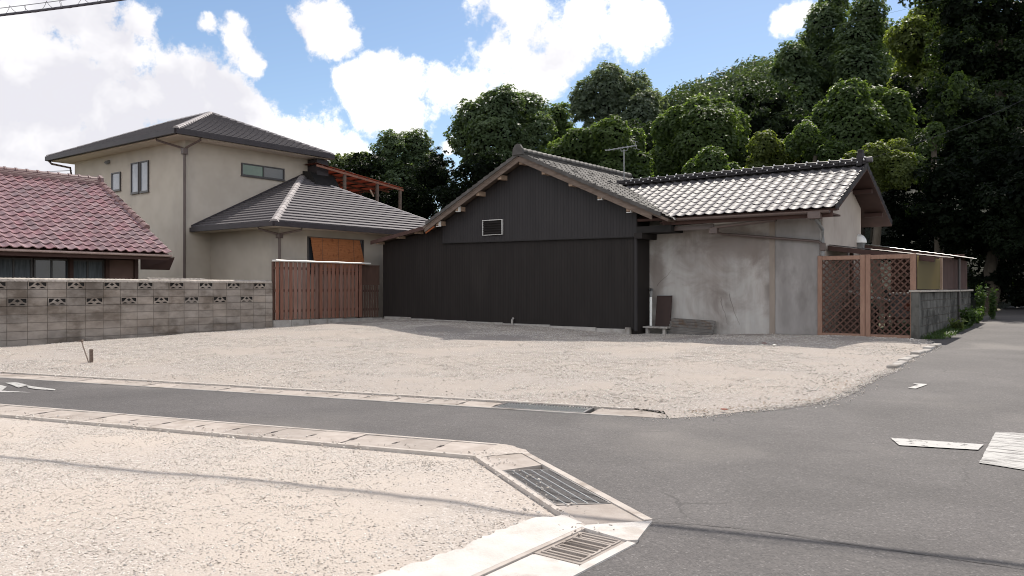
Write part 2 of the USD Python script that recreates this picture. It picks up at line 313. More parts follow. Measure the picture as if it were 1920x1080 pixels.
M = {}
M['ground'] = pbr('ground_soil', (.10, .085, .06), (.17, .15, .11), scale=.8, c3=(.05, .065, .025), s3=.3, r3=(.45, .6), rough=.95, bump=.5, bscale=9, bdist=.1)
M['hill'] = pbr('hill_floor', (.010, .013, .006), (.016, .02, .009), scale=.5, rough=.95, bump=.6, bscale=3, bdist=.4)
M['gravel_back'] = gravel_mat('gravel_back_mat', (.305, .273, .250), (.20, .178, .162), (.44, .41, .385), 62.)
M['gravel_front'] = gravel_mat('gravel_front_mat', (.385, .343, .310), (.30, .265, .237), (.49, .45, .42), 62.)
M['asphalt'] = asphalt_mat('asphalt')
M['paint'] = paint_mat('road_paint', (1, 1, 1), (.40, .43))
M['paint_worn'] = paint_mat('road_paint_worn', (.2, 2.2, 1), (.455, .475))
M['concrete'] = pbr('gutter_concrete', (.29, .25, .222), (.36, .318, .288), scale=6, c3=(.24, .205, .178), s3=1.6, r3=(.5, .68), rough=.9, bump=.35, bscale=90, bdist=.006, vary=.12)
M['concrete_edge'] = pbr('gutter_edge_concrete', (.36, .32, .29), (.44, .40, .365), scale=7, rough=.9, bump=.35, bscale=80, bdist=.006, c3=(.28, .24, .21), s3=3, r3=(.52, .7))
M['concrete_white'] = pbr('fresh_concrete', (.45, .42, .395), (.53, .50, .475), scale=5, rough=.9, bump=.4, bscale=60, bdist=.008, c3=(.38, .345, .315), s3=3.5, r3=(.52, .72))
M['concrete_old'] = pbr('old_concrete', (.27, .25, .235), (.36, .34, .32), scale=5, rough=.9, bump=.4, bscale=60, bdist=.008, vary=.1, c3=(.19, .17, .15), s3=2.2, r3=(.5, .7))
M['joint'] = pbr('gutter_joint_dark', (.05, .043, .036), (.09, .08, .07), scale=20, rough=.95)
M['steel'] = pbr('galvanised_steel', (.30, .31, .31), (.22, .22, .22), scale=30, metallic=.6, rough=.5, spec=.5)
M['grate_steel'] = pbr('grate_steel', (.20, .19, .185), (.13, .12, .115), scale=40, metallic=.5, rough=.55, spec=.5)
M['block'] = pbr('block_concrete', (.20, .172, .150), (.285, .25, .22), scale=2.2, stretch=(1, 1, 2), c3=(.115, .094, .078), s3=1.1, r3=(.42, .66), st3=(1, 1, 1.6), rough=.95, bump=.5, bscale=70, bdist=.006, vary=.08, hue=.12)
M['block_dark'] = pbr('block_old_grey', (.055, .053, .048), (.105, .102, .094), scale=5, stretch=(1, 1, .35), c3=(.025, .024, .021), s3=2.4, r3=(.45, .62), rough=.95, bump=.5, bscale=70, bdist=.006, vary=.14)
M['mortar'] = pbr('mortar', (.13, .112, .096), (.18, .157, .136), scale=9, rough=.95)
M['coping'] = pbr('coping', (.30, .265, .235), (.42, .38, .34), scale=9, rough=.9, bump=.3, bscale=60, bdist=.006, vary=.12)
M['slat'] = pbr('brown_fence_paint', (.135, .064, .046), (.19, .096, .072), scale=3, stretch=(6, 6, 1), c3=(.30, .24, .19), s3=26, r3=(.66, .73), st3=(1, 1, .5), rough=.7, bump=.25, bscale=50, bdist=.004, vary=.16, hue=.15)
M['slat_dark'] = pbr('brown_fence_paint_dark', (.065, .036, .028), (.09, .052, .040), scale=3, stretch=(6, 6, 1), rough=.75, vary=.12)
M['rail_white'] = pbr('white_cap', (.62, .60, .57), (.72, .70, .67), scale=8, rough=.4, spec=.5)
M['siding'] = pbr('dark_siding', (.016, .0132, .0125), (.021, .0175, .0165), scale=1.2, stretch=(5, 5, .5), rough=.6, spec=.18, bump=.1, bscale=20, bdist=.003, island=.16, c3=(.026, .0222, .0205), s3=.8, r3=(.5, .8), st3=(3, 3, .5))
M['siding_up'] = pbr('dark_siding_upper', (.021, .0185, .0195), (.028, .025, .026), island=.14, scale=1.2, stretch=(5, 5, .5), rough=.55, spec=.25, bump=.1, bscale=20, bdist=.003)
M['black'] = pbr('dark_recess', (.012, .011, .011), (.018, .016, .015), rough=.9)
M['timber'] = pbr('weathered_timber', (.085, .062, .050), (.135, .102, .083), scale=4, stretch=(1, 1, 4), rough=.85, bump=.3, bscale=30, bdist=.004, vary=.15)
M['timber_pale'] = pbr('pale_timber', (.26, .18, .13), (.34, .25, .19), scale=5, rough=.8, vary=.15)
M['white_metal'] = pbr('white_metal', (.68, .67, .65), (.76, .75, .73), scale=5, rough=.35, spec=.5)
M['tile_grey'] = pbr('grey_roof_tile', (.050, .046, .044), (.085, .079, .076), scale=4, rough=.7, spec=.22, bump=.3, bscale=50, bdist=.004, c3=(.05, .047, .042), s3=1.2, r3=(.5, .7), vary=.1)
M['tile_silver'] = pbr('glazed_grey_roof_tile', (.092, .086, .091), (.128, .12, .126), scale=3, rough=.55, spec=.12, vary=.12, coat=0)
M['tile_ridge'] = pbr('black_ridge_tile', (.018, .0155, .0165), (.028, .025, .0265), scale=4, rough=.5, spec=.14, vary=.15)
M['tile_red'] = pbr('red_roof_tile', (.195, .107, .115), (.25, .150, .160), scale=3, rough=.40, spec=.5, vary=.16, hue=.2, c3=(.16, .105, .112), s3=1.4, r3=(.5, .7), coat=.12)
M['tile_red_dark'] = pbr('red_ridge_tile', (.15, .085, .083), (.20, .125, .12), scale=4, rough=.45, spec=.5, vary=.15)
M['slate'] = pbr('charcoal_slate', (.085, .076, .082), (.125, .115, .122), scale=9, stretch=(3, 3, 3), rough=.7, spec=.3, bump=.3, bscale=70, bdist=.004, vary=.08, c3=(.16, .148, .155), s3=14, r3=(.55, .75))
M['slate_hip'] = pbr('hip_cap', (.24, .215, .215), (.32, .29, .285), scale=6, rough=.6, spec=.5, vary=.12)
M['fascia'] = pbr('charcoal_fascia', (.026, .021, .023), (.034, .028, .031), scale=3, rough=.5, spec=.35)
M['pipe'] = pbr('brown_downpipe', (.075, .052, .046), (.095, .068, .060), scale=3, rough=.4, spec=.5)
M['render_white'] = pbr('cream_render', (.40, .352, .298), (.445, .395, .34), scale=1.5, rough=.9, bump=.2, bscale=140, bdist=.003, c3=(.325, .29, .255), s3=.5, r3=(.5, .8), st3=(1, 1, .4))
M['soffit'] = pbr('cream_soffit', (.62, .55, .47), (.66, .59, .51), scale=2, rough=.8)
M['frame_dark'] = pbr('dark_window_frame', (.04, .035, .035), (.05, .044, .044), rough=.4, spec=.5)
M['glass'] = pane_mat('window_glass')
M['glass_green'] = pbr('green_reflecting_pane', (.03, .07, .05), (.04, .085, .06), rough=.08, spec=.8)
M['glass_grey'] = pbr('frosted_pane', (.20, .21, .24), (.27, .28, .31), scale=2, rough=.15, spec=.7)
M['glass_dark'] = pbr('dark_pane', (.02, .022, .026), (.03, .033, .04), scale=2, rough=.06, spec=.8)
M['curtain'] = pbr('pale_curtain', (.06, .068, .076), (.12, .135, .15), scale=6, stretch=(6, 6, .3), rough=.9)
M['wood_red'] = pbr('red_brown_wall', (.045, .023, .019), (.062, .033, .027), scale=3, rough=.8)
M['bamboo'] = pbr('orange_reed', (.27, .095, .035), (.36, .14, .055), scale=4, stretch=(1, 1, 14), rough=.75, bump=.4, bscale=20, bdist=.006, c3=(.20, .065, .024), s3=8, r3=(.5, .7))
M['poly_red'] = translucent_mat('red_brown_polycarbonate', (.17, .075, .055), (.34, .135, .095), .5)
M['poly_yellow'] = translucent_mat('yellow_corrugated_plastic', (.26, .21, .10), (.36, .29, .12), .45)
M['stucco'] = None
M['stucco_side'] = pbr('beige_render', (.36, .31, .275), (.42, .365, .325), scale=1.5, rough=.9, bump=.2, bscale=120, bdist=.003, c3=(.29, .245, .215), s3=1, r3=(.5, .75), st3=(1, 1, .4))
M['lattice_frame'] = pbr('lattice_frame', (.20, .115, .083), (.25, .15, .11), scale=4, stretch=(4, 4, 1), rough=.75, vary=.07)
M['lattice'] = pbr('lattice_strip', (.060, .029, .021), (.085, .043, .032), scale=6, rough=.75, vary=.2)
M['rust_sheet'] = pbr('rusty_corrugated', (.115, .105, .098), (.17, .158, .148), scale=4, rough=.6, metallic=.2, c3=(.11, .075, .055), s3=3, r3=(.5, .65))
M['board'] = pbr('dark_red_board', (.022, .011, .009), (.030, .015, .012), scale=4, rough=.55)
M['plastic_grey'] = pbr('grey_plastic', (.16, .16, .16), (.2, .2, .2), rough=.5)
M['plastic_white'] = pbr('white_plastic', (.70, .70, .68), (.76, .76, .74), rough=.5)
M['red_rag'] = pbr('red_scrap', (.20, .06, .04), (.26, .085, .055), scale=20, rough=.8)
M['rod'] = pbr('rusty_rod', (.10, .07, .055), (.16, .12, .10), scale=20, rough=.7, metallic=.3)
M['cable'] = pbr('grey_cable', (.035, .033, .045), (.05, .047, .06), scale=8, rough=.6)
M['bark'] = pbr('bark', (.05, .04, .03), (.09, .075, .06), scale=6, stretch=(1, 1, .3), rough=.95, bump=.8, bscale=14, bdist=.03)
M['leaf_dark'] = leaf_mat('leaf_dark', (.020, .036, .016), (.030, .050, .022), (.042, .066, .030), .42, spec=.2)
M['leaf_mid'] = leaf_mat('leaf_mid', (.085, .132, .068), (.122, .18, .09), (.165, .23, .118), .46)
M['leaf_kudzu'] = leaf_mat('leaf_kudzu', (.085, .135, .050), (.115, .175, .062), (.155, .225, .080), .55)
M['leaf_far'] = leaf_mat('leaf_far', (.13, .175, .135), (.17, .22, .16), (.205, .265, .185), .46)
M['leaf_hill'] = leaf_mat('leaf_hill', (.045, .072, .04), (.062, .095, .05), (.085, .122, .062), .4)
M['leaf_pale'] = leaf_mat('leaf_pale', (.13, .175, .08), (.165, .21, .095), (.20, .25, .12), .5)
M['leaf_yellow'] = leaf_mat('leaf_yellowish', (.13, .17, .052), (.165, .21, .062), (.20, .245, .08), .55)
M['leaf_weed'] = leaf_mat('leaf_weed', (.05, .10, .03), (.08, .14, .045), (.11, .17, .065), .4, scale=9)
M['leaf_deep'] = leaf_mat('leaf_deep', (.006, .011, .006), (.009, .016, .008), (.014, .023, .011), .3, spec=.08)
for k, c in (('a', (.375, .335, .30)), ('b', (.50, .465, .43)), ('c', (.30, .265, .235)), ('d', (.22, .195, .172)), ('e', (.42, .37, .32))):
    M['stone_' + k] = pbr('stone_' + k, c, tuple(np.multiply(c, 1.15)), scale=30, rough=.9, spec=.2)

def stucco_mat():
    n, L = {}, []
    n['g'] = ('geometry', {})
    n['n1'] = ('noise_texture', {'scale': 1.1, 'detail': 7., 'roughness': .62, 'distortion': .6}); L.append(('g.position', 'n1.vector'))
    n['r1'] = ('rgb_ramp', {'ramp': [(.30, (.21, .185, .17)), (.43, (.30, .275, .258)), (.55, (.365, .345, .328)), (.7, (.40, .385, .37))]}); L.append(('n1.fac', 'r1.fac'))
    n['mp'] = ('mapping', {'scale': (3.2, 3.2, .35)}); L.append(('g.position', 'mp.vector'))
    n['n2'] = ('noise_texture', {'scale': 1.3, 'detail': 6., 'roughness': .6}); L.append(('mp.vector', 'n2.vector'))
    n['m2'] = ('map_range', {'from_min': .3, 'from_max': .75, 'to_min': .84, 'to_max': 1.12}); L.append(('n2.fac', 'm2.value'))
    n['h'] = ('hsv', {}); L += [('r1.color', 'h.color'), ('m2.result', 'h.value')]
    # two brown damp stains
    col = 'h.color'
    for i, (c, sc, thr) in enumerate([((-8.05, 20.5, 2.62), (.62, .3, 1.5), (1.0, .25)), ((-10.45, 20.5, 1.75), (2.6, .3, .62), (1.0, .3)), ((-9.0, 20.5, 2.1), (.9, .3, .7), (1.0, .2))]):
        n[f's{i}'] = ('vector_math', {'math_type': 'subtract', 'vector2': c}); L.append(('g.position', f's{i}.vector1'))
        n[f'q{i}'] = ('vector_math', {'math_type': 'multiply', 'vector2': sc}); L.append((f's{i}.vector', f'q{i}.vector1'))
        n[f'l{i}'] = ('vector_math', {'math_type': 'length'}); L.append((f'q{i}.vector', f'l{i}.vector1'))
        n[f'w{i}'] = ('math', {'math_type': 'multiply_add', 'value2': 1.3, 'value3': -.65}); L.append(('n1.fac', f'w{i}.value1'))
        n[f'a{i}'] = ('math', {'math_type': 'add'}); L += [(f'l{i}.value', f'a{i}.value1'), (f'w{i}.value', f'a{i}.value2')]
        n[f'f{i}'] = ('map_range', {'range_type': 'smoothstep', 'from_min': .25, 'from_max': .85, 'to_min': (.75, .6, .35)[i], 'to_max': 0., 'clamp': True}); L.append((f'a{i}.value', f'f{i}.value'))
        n[f'c{i}'] = ('mix_color', {'b': (.175, .145, .13)}); L += [(f'f{i}.result', f'c{i}.fac'), (col, f'c{i}.a')]; col = f'c{i}.result'
    n['bn'] = ('noise_texture', {'scale': 60., 'detail': 4.}); L.append(('g.position', 'bn.vector'))
    n['b'] = ('bump', {'strength': .25, 'distance': .006}); L.append(('bn.fac', 'b.height'))
    n['p'] = ('principled_bsdf', {'roughness': .9, 'specular_ior_level': .2}); L += [(col, 'p.base_color'), ('b.normal', 'p.normal')]
    return usdkit.material(stage, LOOK('stained_mortar_wall'), n, L, surface='p.BSDF')
M['stucco'] = stucco_mat()

# ================================================================== THE SETTING: ground, roads, lots, hill
R1 = math.radians(15.0)                       # bearing of the narrow lane
D1 = np.array([math.cos(R1), math.sin(R1)]); N1 = np.array([-D1[1], D1[0]])
def lerp(a, b, t): return np.array(a) + (np.array(b) - np.array(a)) * t
NIN = [(-4.56, 5.45)]                          # inner corner of the near gutter
near_in0 = np.array(NIN[0]); near_out0 = np.array([-4.72, 6.02])
def nin(s): return near_in0 - D1 * s           # points back along the lane's near side
def nout(s): return near_out0 - D1 * s
FO = np.array([-4.6, 8.20])                    # far gutter, lane side, right end
def fout(s): return FO - D1 * s
def fin(s): return FO + N1 * .56 - D1 * s

small = lambda X, Y, s=1.: (fbm(np.stack([X * .9, Y * .9, 0 * X], -1), 3, 5) - .5) * .06 * s + (fbm(np.stack([X * 5, Y * 5, 0 * X], -1), 2, 9) - .5) * .010 * s
lane = Polygon([tuple(nout(20)), tuple(nout(0)), (-4.36, 5.95), (-2.46, 4.72), (-2.25, 4.19), (-2.22, -8), (3.2, -8), (3.2, 8), (3.2, 40), (-3.6, 40), (-3.6, 20.4), (-3.05, 18.9), (-2.95, 14.4),
                (-3.02, 13.28), (-2.96, 11.32), (-3.02, 10.37), (-3.38, 9.53), (-3.80, 8.72), (-4.12, 8.32), tuple(fout(0)), tuple(fout(20))])
structure('road', sheet(lane.simplify(.002), .45, lambda x, y: gz(x, y) + .004 * np.sin(x * 1.3) * np.sin(y * .9), 1), M['asphalt'], smooth=True)
# a second, older strip of asphalt on the right road, as a thin overlay with a wandering seam
patch_edge = [(-2.40, 4.62), (-2.05, 4.78), (-1.7, 4.86), (-1.3, 4.9), (-.8, 4.98), (-.3, 5.05), (.6, 5.12), (3.15, 5.3)]
back_lot = Polygon([tuple(fin(16.9)), tuple(fin(0)), (-4.35, 8.74), (-4.08, 8.34), (-3.80, 8.72), (-3.38, 9.53), (-3.02, 10.37), (-2.96, 11.32), (-3.02, 13.28), (-2.95, 14.4), (-3.05, 18.9), (-3.6, 20.6),
                    (-5.9, 20.9), (-10.6, 21.2), (-20.9, 20.2), (-20.9, 5)])
def lot_z(x, y):
    e = sstep(shapely.distance(shapely.points(np.column_stack([x, y])), back_lot.exterior) / .5)
    return gz(x, y) + .007 + e * (small(x, y) + .03)
structure('gravel_lot', sheet(back_lot, .22, lot_z, 2), M['gravel_back'], smooth=True)
front_lot = Polygon([tuple(nin(26)), tuple(nin(0)), (-2.68, 4.24), (-2.67, -8), (-28, -8)])
def flot_z(x, y):
    e = sstep(shapely.distance(shapely.points(np.column_stack([x, y])), front_lot.exterior) / .6)
    return .0 + e * (small(x, y) + .035) - .02
structure('gravel_lot', sheet(front_lot, .30, flot_z, 3, dense=(.14, sbox(-12, 1, -2.6, 6))), M['gravel_front'], smooth=True)

# wide ground beyond, and the hill
gx = np.concatenate([np.linspace(-400, -70, 24), np.linspace(-66, 60, 85), np.linspace(70, 400, 24)])
gy = np.concatenate([np.linspace(-300, -25, 16), np.linspace(-20, 110, 88), np.linspace(118, 420, 26)])
GX, GY = np.meshgrid(gx, gy); nx, ny = len(gx), len(gy)
hz = hill(GX, GY)
GZ = np.minimum(gz(GX, GY), 1.2) - .09 + hz + (fbm(np.stack([GX * .12, GY * .12, 0 * GX], -1), 4, 3) - .5) * np.clip(hz, 0, 3)
I, J = np.meshgrid(np.arange(nx - 1), np.arange(ny - 1)); q = (J * nx + I).ravel()
quad = np.stack([q, q + 1, q + nx + 1, q + nx], 1)
hmax = hz.ravel()[quad].max(1)
V = np.stack([GX.ravel(), GY.ravel(), GZ.ravel()], 1)
def submesh(sel):
    f = quad[sel]; u, inv = np.unique(f, return_inverse=True); f = inv.reshape(f.shape)
    return V[u], np.vstack([f[:, [0, 1, 2]], f[:, [0, 2, 3]]])
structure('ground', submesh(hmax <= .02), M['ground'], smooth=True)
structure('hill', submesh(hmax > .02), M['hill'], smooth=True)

# asphalt seam: narrow strip of newer tar along the join
seam = MB(); pe = np.array(patch_edge)
cs = CubicSpline(pe[:, 0], pe[:, 1]); xs = np.linspace(-2.40, 3.1, 60); rng = np.random.default_rng(8)
ys = cs(xs) + rng.normal(0, .006, 60)
for a in range(59):
    w0, w1 = .004 + .002 * math.sin(a * 1.7), .004 + .002 * math.sin(a * 1.7 + 1.7)
    seam.sheetq([xs[a], ys[a] - w0, .0085], [xs[a + 1], ys[a + 1] - w1, .0085], [xs[a + 1], ys[a + 1] + w1, .0085], [xs[a], ys[a] + w0, .0085])
structure('road_seam', seam.mesh(), pbr('tar_seam', (.05, .047, .046), (.065, .06, .06), rough=.8))

# painted markings, each a thin ragged sheet on the asphalt
def ragged(pts, amp, seed, step=.05):
    r = np.random.default_rng(seed); p = np.array(Polygon(pts).exterior.segmentize(step).coords)[:-1]
    return Polygon(p + r.normal(0, amp, p.shape)).buffer(0)
def marking(pts, m, amp, seed, label):
    poly = ragged(pts, amp, seed)
    me = sheet(poly, .12, lambda x, y: gz(x, y) + .007, seed)
    return top('road_marking', me, m, label, 'road marking', kind='structure')
marking([(-1.80, 8.56), (-1.02, 8.71), (-1.03, 8.43), (-1.66, 8.25)], M['paint'], .002, 1, 'narrow white painted dash leading to the wider worn white bar on the asphalt')
marking([(-1.00, 9.46), (-.45, 9.53), (-.36, 7.72), (-.955, 7.86)], M['paint_worn'], .002, 2, 'wide worn white painted bar at the right edge of the asphalt road')
mk7 = unary_union([Polygon([(-2.33, 12.20), (-2.25, 12.20), (-2.20, 12.66), (-2.26, 12.68)]), Polygon([(-2.30, 12.62), (-2.20, 12.66), (-2.21, 12.74), (-2.36, 12.70)])]).buffer(.012)
top('road_marking', sheet(mk7, .06, lambda x, y: gz(x, y) + .010, 3), M['paint'], 'small white hooked chalk mark on the road near the gravel corner', 'road marking', kind='structure')
for k, pts in enumerate([[(-13.9, 5.34), (-13.35, 5.30), (-13.15, 5.08), (-13.6, 5.16), (-13.95, 5.2)], [(-13.95, 5.06), (-13.4, 5.02), (-12.95, 4.78), (-12.4, 4.97), (-12.75, 4.70), (-14.0, 4.70), (-14.0, 4.80), (-13.2, 4.82), (-13.5, 4.93), (-14.0, 4.95)],
                         [(-13.32, 5.27), (-13.05, 5.28), (-12.5, 5.33), (-12.38, 5.27), (-12.75, 5.16), (-13.05, 5.17)]]):
    marking(pts, M['paint'], .002, 11 + k, ['upper white stroke of the painted road lettering at the left end of the lane', 'lower forked white stroke of the painted road lettering at the left end of the lane',
                                          'single slanted white painted stroke on the lane right of the lettering'][k])

# cement strip between the near gravel and the gutter
apron = ragged([(-2.70, 4.30), (-2.86, 4.32), (-2.98, 4.12), (-3.0, 3.8), (-2.98, 3.45), (-2.99, 3.1), (-3.05, 2.7), (-3.0, 2.0), (-3.05, 1.0), (-2.70, 1.0)], .012, 4).union(sbox(-2.72, 1.0, -2.668, 4.27))
structure('cement_apron', sheet(apron, .07, lambda x, y: .013 + .03 * fbm(np.stack([x * 6, y * 6, 0 * x], -1), 3, 2) * sstep((-2.70 - x) / .12), 4), M['concrete_white'], smooth=True)

# ================================================================== GUTTERS
def lid_poly(L, W, notch=.05, seed=0):
    r = np.random.default_rng(seed)
    p = sbox(.004, .004, L - .004, W - .004)
    for x in (0, L): p = p.difference(shapely.affinity.scale(Polygon([(x - .022, W / 2 - notch), (x - .022, W / 2 + notch), (x, W / 2 + notch * 1.25), (x + .022, W / 2 + notch), (x + .022, W / 2 - notch), (x, W / 2 - notch * 1.25)]), 1, 1))
    for k in range(3):            # chipped corners
        cx, cy = r.choice([0, L]), r.choice([0, W]); p = p.difference(shapely.Point(cx, cy).buffer(r.uniform(.006, .025), 3))
    return p
import shapely.affinity
def gutter_run(root, o, ang, n, L, W, z, m_lid, seed, prefix='gutter_lid', zf=None):
    """n lids laid from o in direction ang; the run is W wide to the left of it"""
    r = np.random.default_rng(seed)
    for k in range(n):
        px, py = o[0] + math.cos(ang) * L * k, o[1] + math.sin(ang) * L * k
        zz = z + (float(zf(px, py)) if zf else 0) + r.uniform(-.004, .004)
        part(root, prefix, place2(ext_xy(lid_poly(L, W, seed=seed * 100 + k), zz - .05, zz), (px, py), ang + r.normal(0, .002)), m_lid)
def edge_strip(pts_a, pts_b, z0, z1):
    return ext_xy(Polygon(list(pts_a) + list(pts_b)[::-1]), z0, z1)

# near gutter: lids along the lane, bend with steel grate, slotted cover on the right road
g1 = thing('roadside_gutter', 'concrete lid gutter along the near side of the lane, bending at the street corner', 'gutter', (-4.5, 5.6, 0))
wl = near_out0 - near_in0; W1 = float(wl @ N1)
part(g1, 'gutter_bed', ext_xy(Polygon([tuple(nin(16)), tuple(nin(-.02)), (-2.66, 4.24), (-2.66, -4), (-2.27, -4), (-2.27, 4.2), (-2.48, 4.70), (-4.38, 5.93), tuple(nout(0)), tuple(nout(16))]), -.12, -.03), M['joint'])
e_ = .045
part(g1, 'gutter_edge', edge_strip([nin(16), nin(0), (-2.68, 4.24), (-2.68, -4)], [nin(16) + N1 * e_, nin(0.0) + N1 * e_ + D1 * .02, (-2.68 + e_, 4.26), (-2.68 + e_, -4)], -.03, .012), M['concrete_edge'])
part(g1, 'gutter_edge', edge_strip([nout(16) - N1 * e_, nout(.0) - N1 * e_], [nout(16), nout(0)], -.03, .012), M['concrete_edge'])
gutter_run(g1, nin(16 * .485 * 2) + N1 * (e_ + .004), R1, 32, .485, W1 - 2 * e_ - .008, .006, M['concrete'], 21)
A2 = np.array([-4.56, 5.45]); B2 = np.array([-2.68, 4.24]); d2 = (B2 - A2) / np.linalg.norm(B2 - A2); n2 = np.array([-d2[1], d2[0]]); a2 = math.atan2(d2[1], d2[0]); L2 = np.linalg.norm(B2 - A2)
part(g1, 'gravelly_infill', sheet(Polygon([tuple(nin(-.01) + N1 * .05), tuple(nout(0) - D1 * .01), (-4.55, 6.02), (-4.36, 5.95), tuple(A2 + d2 * .03 + n2 * .52), tuple(A2 + d2 * .03 + n2 * .05)]).buffer(0), .06, lambda x, y: .0 + .02 * fbm(np.stack([x * 14, y * 14, 0 * x], -1), 3, 1), 6), M['gravel_front'])
def on2(s, w): p = A2 + d2 * s + n2 * w; return (p[0], p[1])
W2 = .50
part(g1, 'gutter_edge', ext_xy(Polygon([on2(.02, W2 - .06), on2(L2 + .02, W2 - .06), on2(L2 + .02, W2), on2(.02, W2)]), -.03, .013), M['concrete_edge'])
part(g1, 'gutter_lid', ext_xy(Polygon([on2(.05, .05), on2(.60, .05), on2(.52, W2 - .065), on2(.02, W2 - .065)]), -.04, .006), M['concrete'])
part(g1, 'gutter_lid', ext_xy(Polygon([on2(1.66, .05), on2(L2 - .02, .05), on2(L2 + .04, W2 - .065), on2(1.80, W2 - .065)]), -.04, .004), M['concrete'])
part(g1, 'corner_slab', ext_xy(Polygon([(-2.665, 4.225), (-2.31, 4.165), (-2.265, 4.21), on2(L2 + .05, W2 - .02), on2(L2 + .05, W2 - .065), on2(L2 - .01, .05)]).buffer(0), -.04, .014), M['concrete_white'])
part(g1, 'gutter_edge', ext_xy(sbox(-2.305, -4, -2.25, 4.16), -.03, .011), M['concrete_white'])
for k, (y0, y1) in enumerate([(3.17, 3.665), (2.67, 3.165), (2.17, 2.665), (1.67, 2.165), (1.17, 1.665)]):
    part(g1, 'gutter_lid', place2(ext_xy(lid_poly(y1 - y0, .325, notch=.001, seed=70 + k), -.05, .004), (-2.305, y0), math.pi / 2), M['concrete_white'])

gr = thing('drain_grate', 'large dark steel bar grate set in the bend of the near gutter', 'drain grate', (*on2(1.15, .25), 0))
fr = MB(); s0, s1, w0, w1 = .62, 1.72, .055, W2 - .07
sk = .08                                       # the grate's ends are skewed like the lids beside it
def on3(s, w): return on2(s + sk * (w - w0) / (w1 - w0), w)
for (sa, wa, sb, wb) in ((s0, w0, s1, w0), (s0, w1, s1, w1), (s0, w0, s0, w1), (s1, w0, s1, w1)):
    fr.bar((*on3(sa, wa), -.008), (*on3(sb, wb), -.008), .012, .034)
part(gr, 'frame', fr.mesh(), M['grate_steel'])
nb = 34
for k in range(nb):
    s = s0 + .015 + (s1 - s0 - .03) * k / (nb - 1)
    part(gr, 'bar', MB().bar((*on3(s, w0 + .008), -.010), (*on3(s, w1 - .008), -.010), .007, .03).mesh(), M['grate_steel'])
for k in range(4):
    w = w0 + (w1 - w0) * (k + 1) / 5
    part(gr, 'cross_rod', MB().tube([(*on3(s0 + .01, w), .004), (*on3(s1 - .01, w), .004)], .0055, 6).mesh(), M['steel'])

sc = thing('slotted_drain_cover', 'square concrete gutter cover with rows of long slots by the road corner', 'drain cover', (-2.47, 3.93, 0))
cov = sbox(-2.635, 3.675, -2.315, 4.155)
slots, rims = [], []
for k in range(9):
    y = 3.735 + k * .045; slots.append(sbox(-2.585, y, -2.365, y + .017).buffer(.006, 4))
for k in range(4):
    y = 3.722 + k * .112 if k < 4 else 0
    rims.append(sbox(-2.60, y - .006, -2.35, y + .080).buffer(.012, 4))
part(sc, 'slab', ext_xy(cov.difference(unary_union(slots)), -.045, .004), M['concrete'])
for k, r_ in enumerate(rims):
    part(sc, 'slot_rim', ext_xy(r_.difference(r_.buffer(-.012)).difference(unary_union(slots)), .003, .011), M['concrete'])
part(sc, 'void', ext_xy(cov.buffer(-.02), -.06, -.046), M['black'])

# far gutter
g2 = thing('roadside_gutter', 'weathered concrete lid gutter along the far side of the lane before the gravel lot', 'gutter', (-8, 7.4, 0))
W3 = .56
gzf = lambda x, y: gz(x, y)
part(g2, 'gutter_bed', ext_xy(Polygon([tuple(fout(20)), tuple(fout(.0)), tuple(fin(.0)), tuple(fin(20))]), -.12, -.03), M['joint'])
part(g2, 'gutter_edge', edge_strip([fout(20), fout(0)], [fout(20) + N1 * .05, fout(0) + N1 * .05], -.03, .010), M['concrete_old'])
part(g2, 'gutter_edge', edge_strip([fin(20) - N1 * .06, fin(0) - N1 * .06], [fin(20), fin(0)], -.03, .030), M['concrete_edge'])
gutter_run(g2, fout(1.72 + 36 * .485) + N1 * .054, R1, 36, .485, W3 - .06 - .058, .006, M['concrete'], 33)
part(g2, 'gutter_lid', ext_xy(Polygon([tuple(fout(.42) + N1 * .054), tuple(fout(-.47) + N1 * .054), (-4.22, 8.62), tuple(fin(-.12) - N1 * .02), tuple(fin(.42) - N1 * .02)]), -.04, .006), M['concrete'])
g2g = thing('drain_grate', 'low steel bar grate in the far gutter where the gravel lot begins', 'drain grate', (*fout(1.05), 0))
fr = MB()
def on4(s, w): p = FO - D1 * s + N1 * w; return (p[0], p[1])
for (sa, wa, sb, wb) in ((.50, .06, 1.66, .06), (.50, .49, 1.66, .49), (.50, .06, .50, .49), (1.66, .06, 1.66, .49)):
    fr.bar((*on4(sa, wa), -.004), (*on4(sb, wb), -.004), .014, .036)
part(g2g, 'frame', fr.mesh(), M['grate_steel'])
for k in range(30):
    s = .515 + 1.13 * k / 29
    part(g2g, 'bar', MB().bar((*on4(s, .066), -.006), (*on4(s + .02, .484), -.006), .009, .034).mesh(), M['steel'])

# low kerb pieces by the lattice gate
kb = thing('kerb', 'short row of low concrete kerb stones between the gravel lot and the right road', 'kerb', (-3.1, 16.5, .2))
rng = np.random.default_rng(5)
for k in range(8):
    y0 = 14.35 + .6 * k; x = -3.03 + rng.uniform(-.03, .03) - .012 * k; z = float(gz(x, y0 + .3))
    part(kb, 'kerb_stone', boxm(x - .075, x + .075, y0 + .006, y0 + .594, z - .06, z + .045 + rng.uniform(-.012, .015), .012), M['concrete_old'])

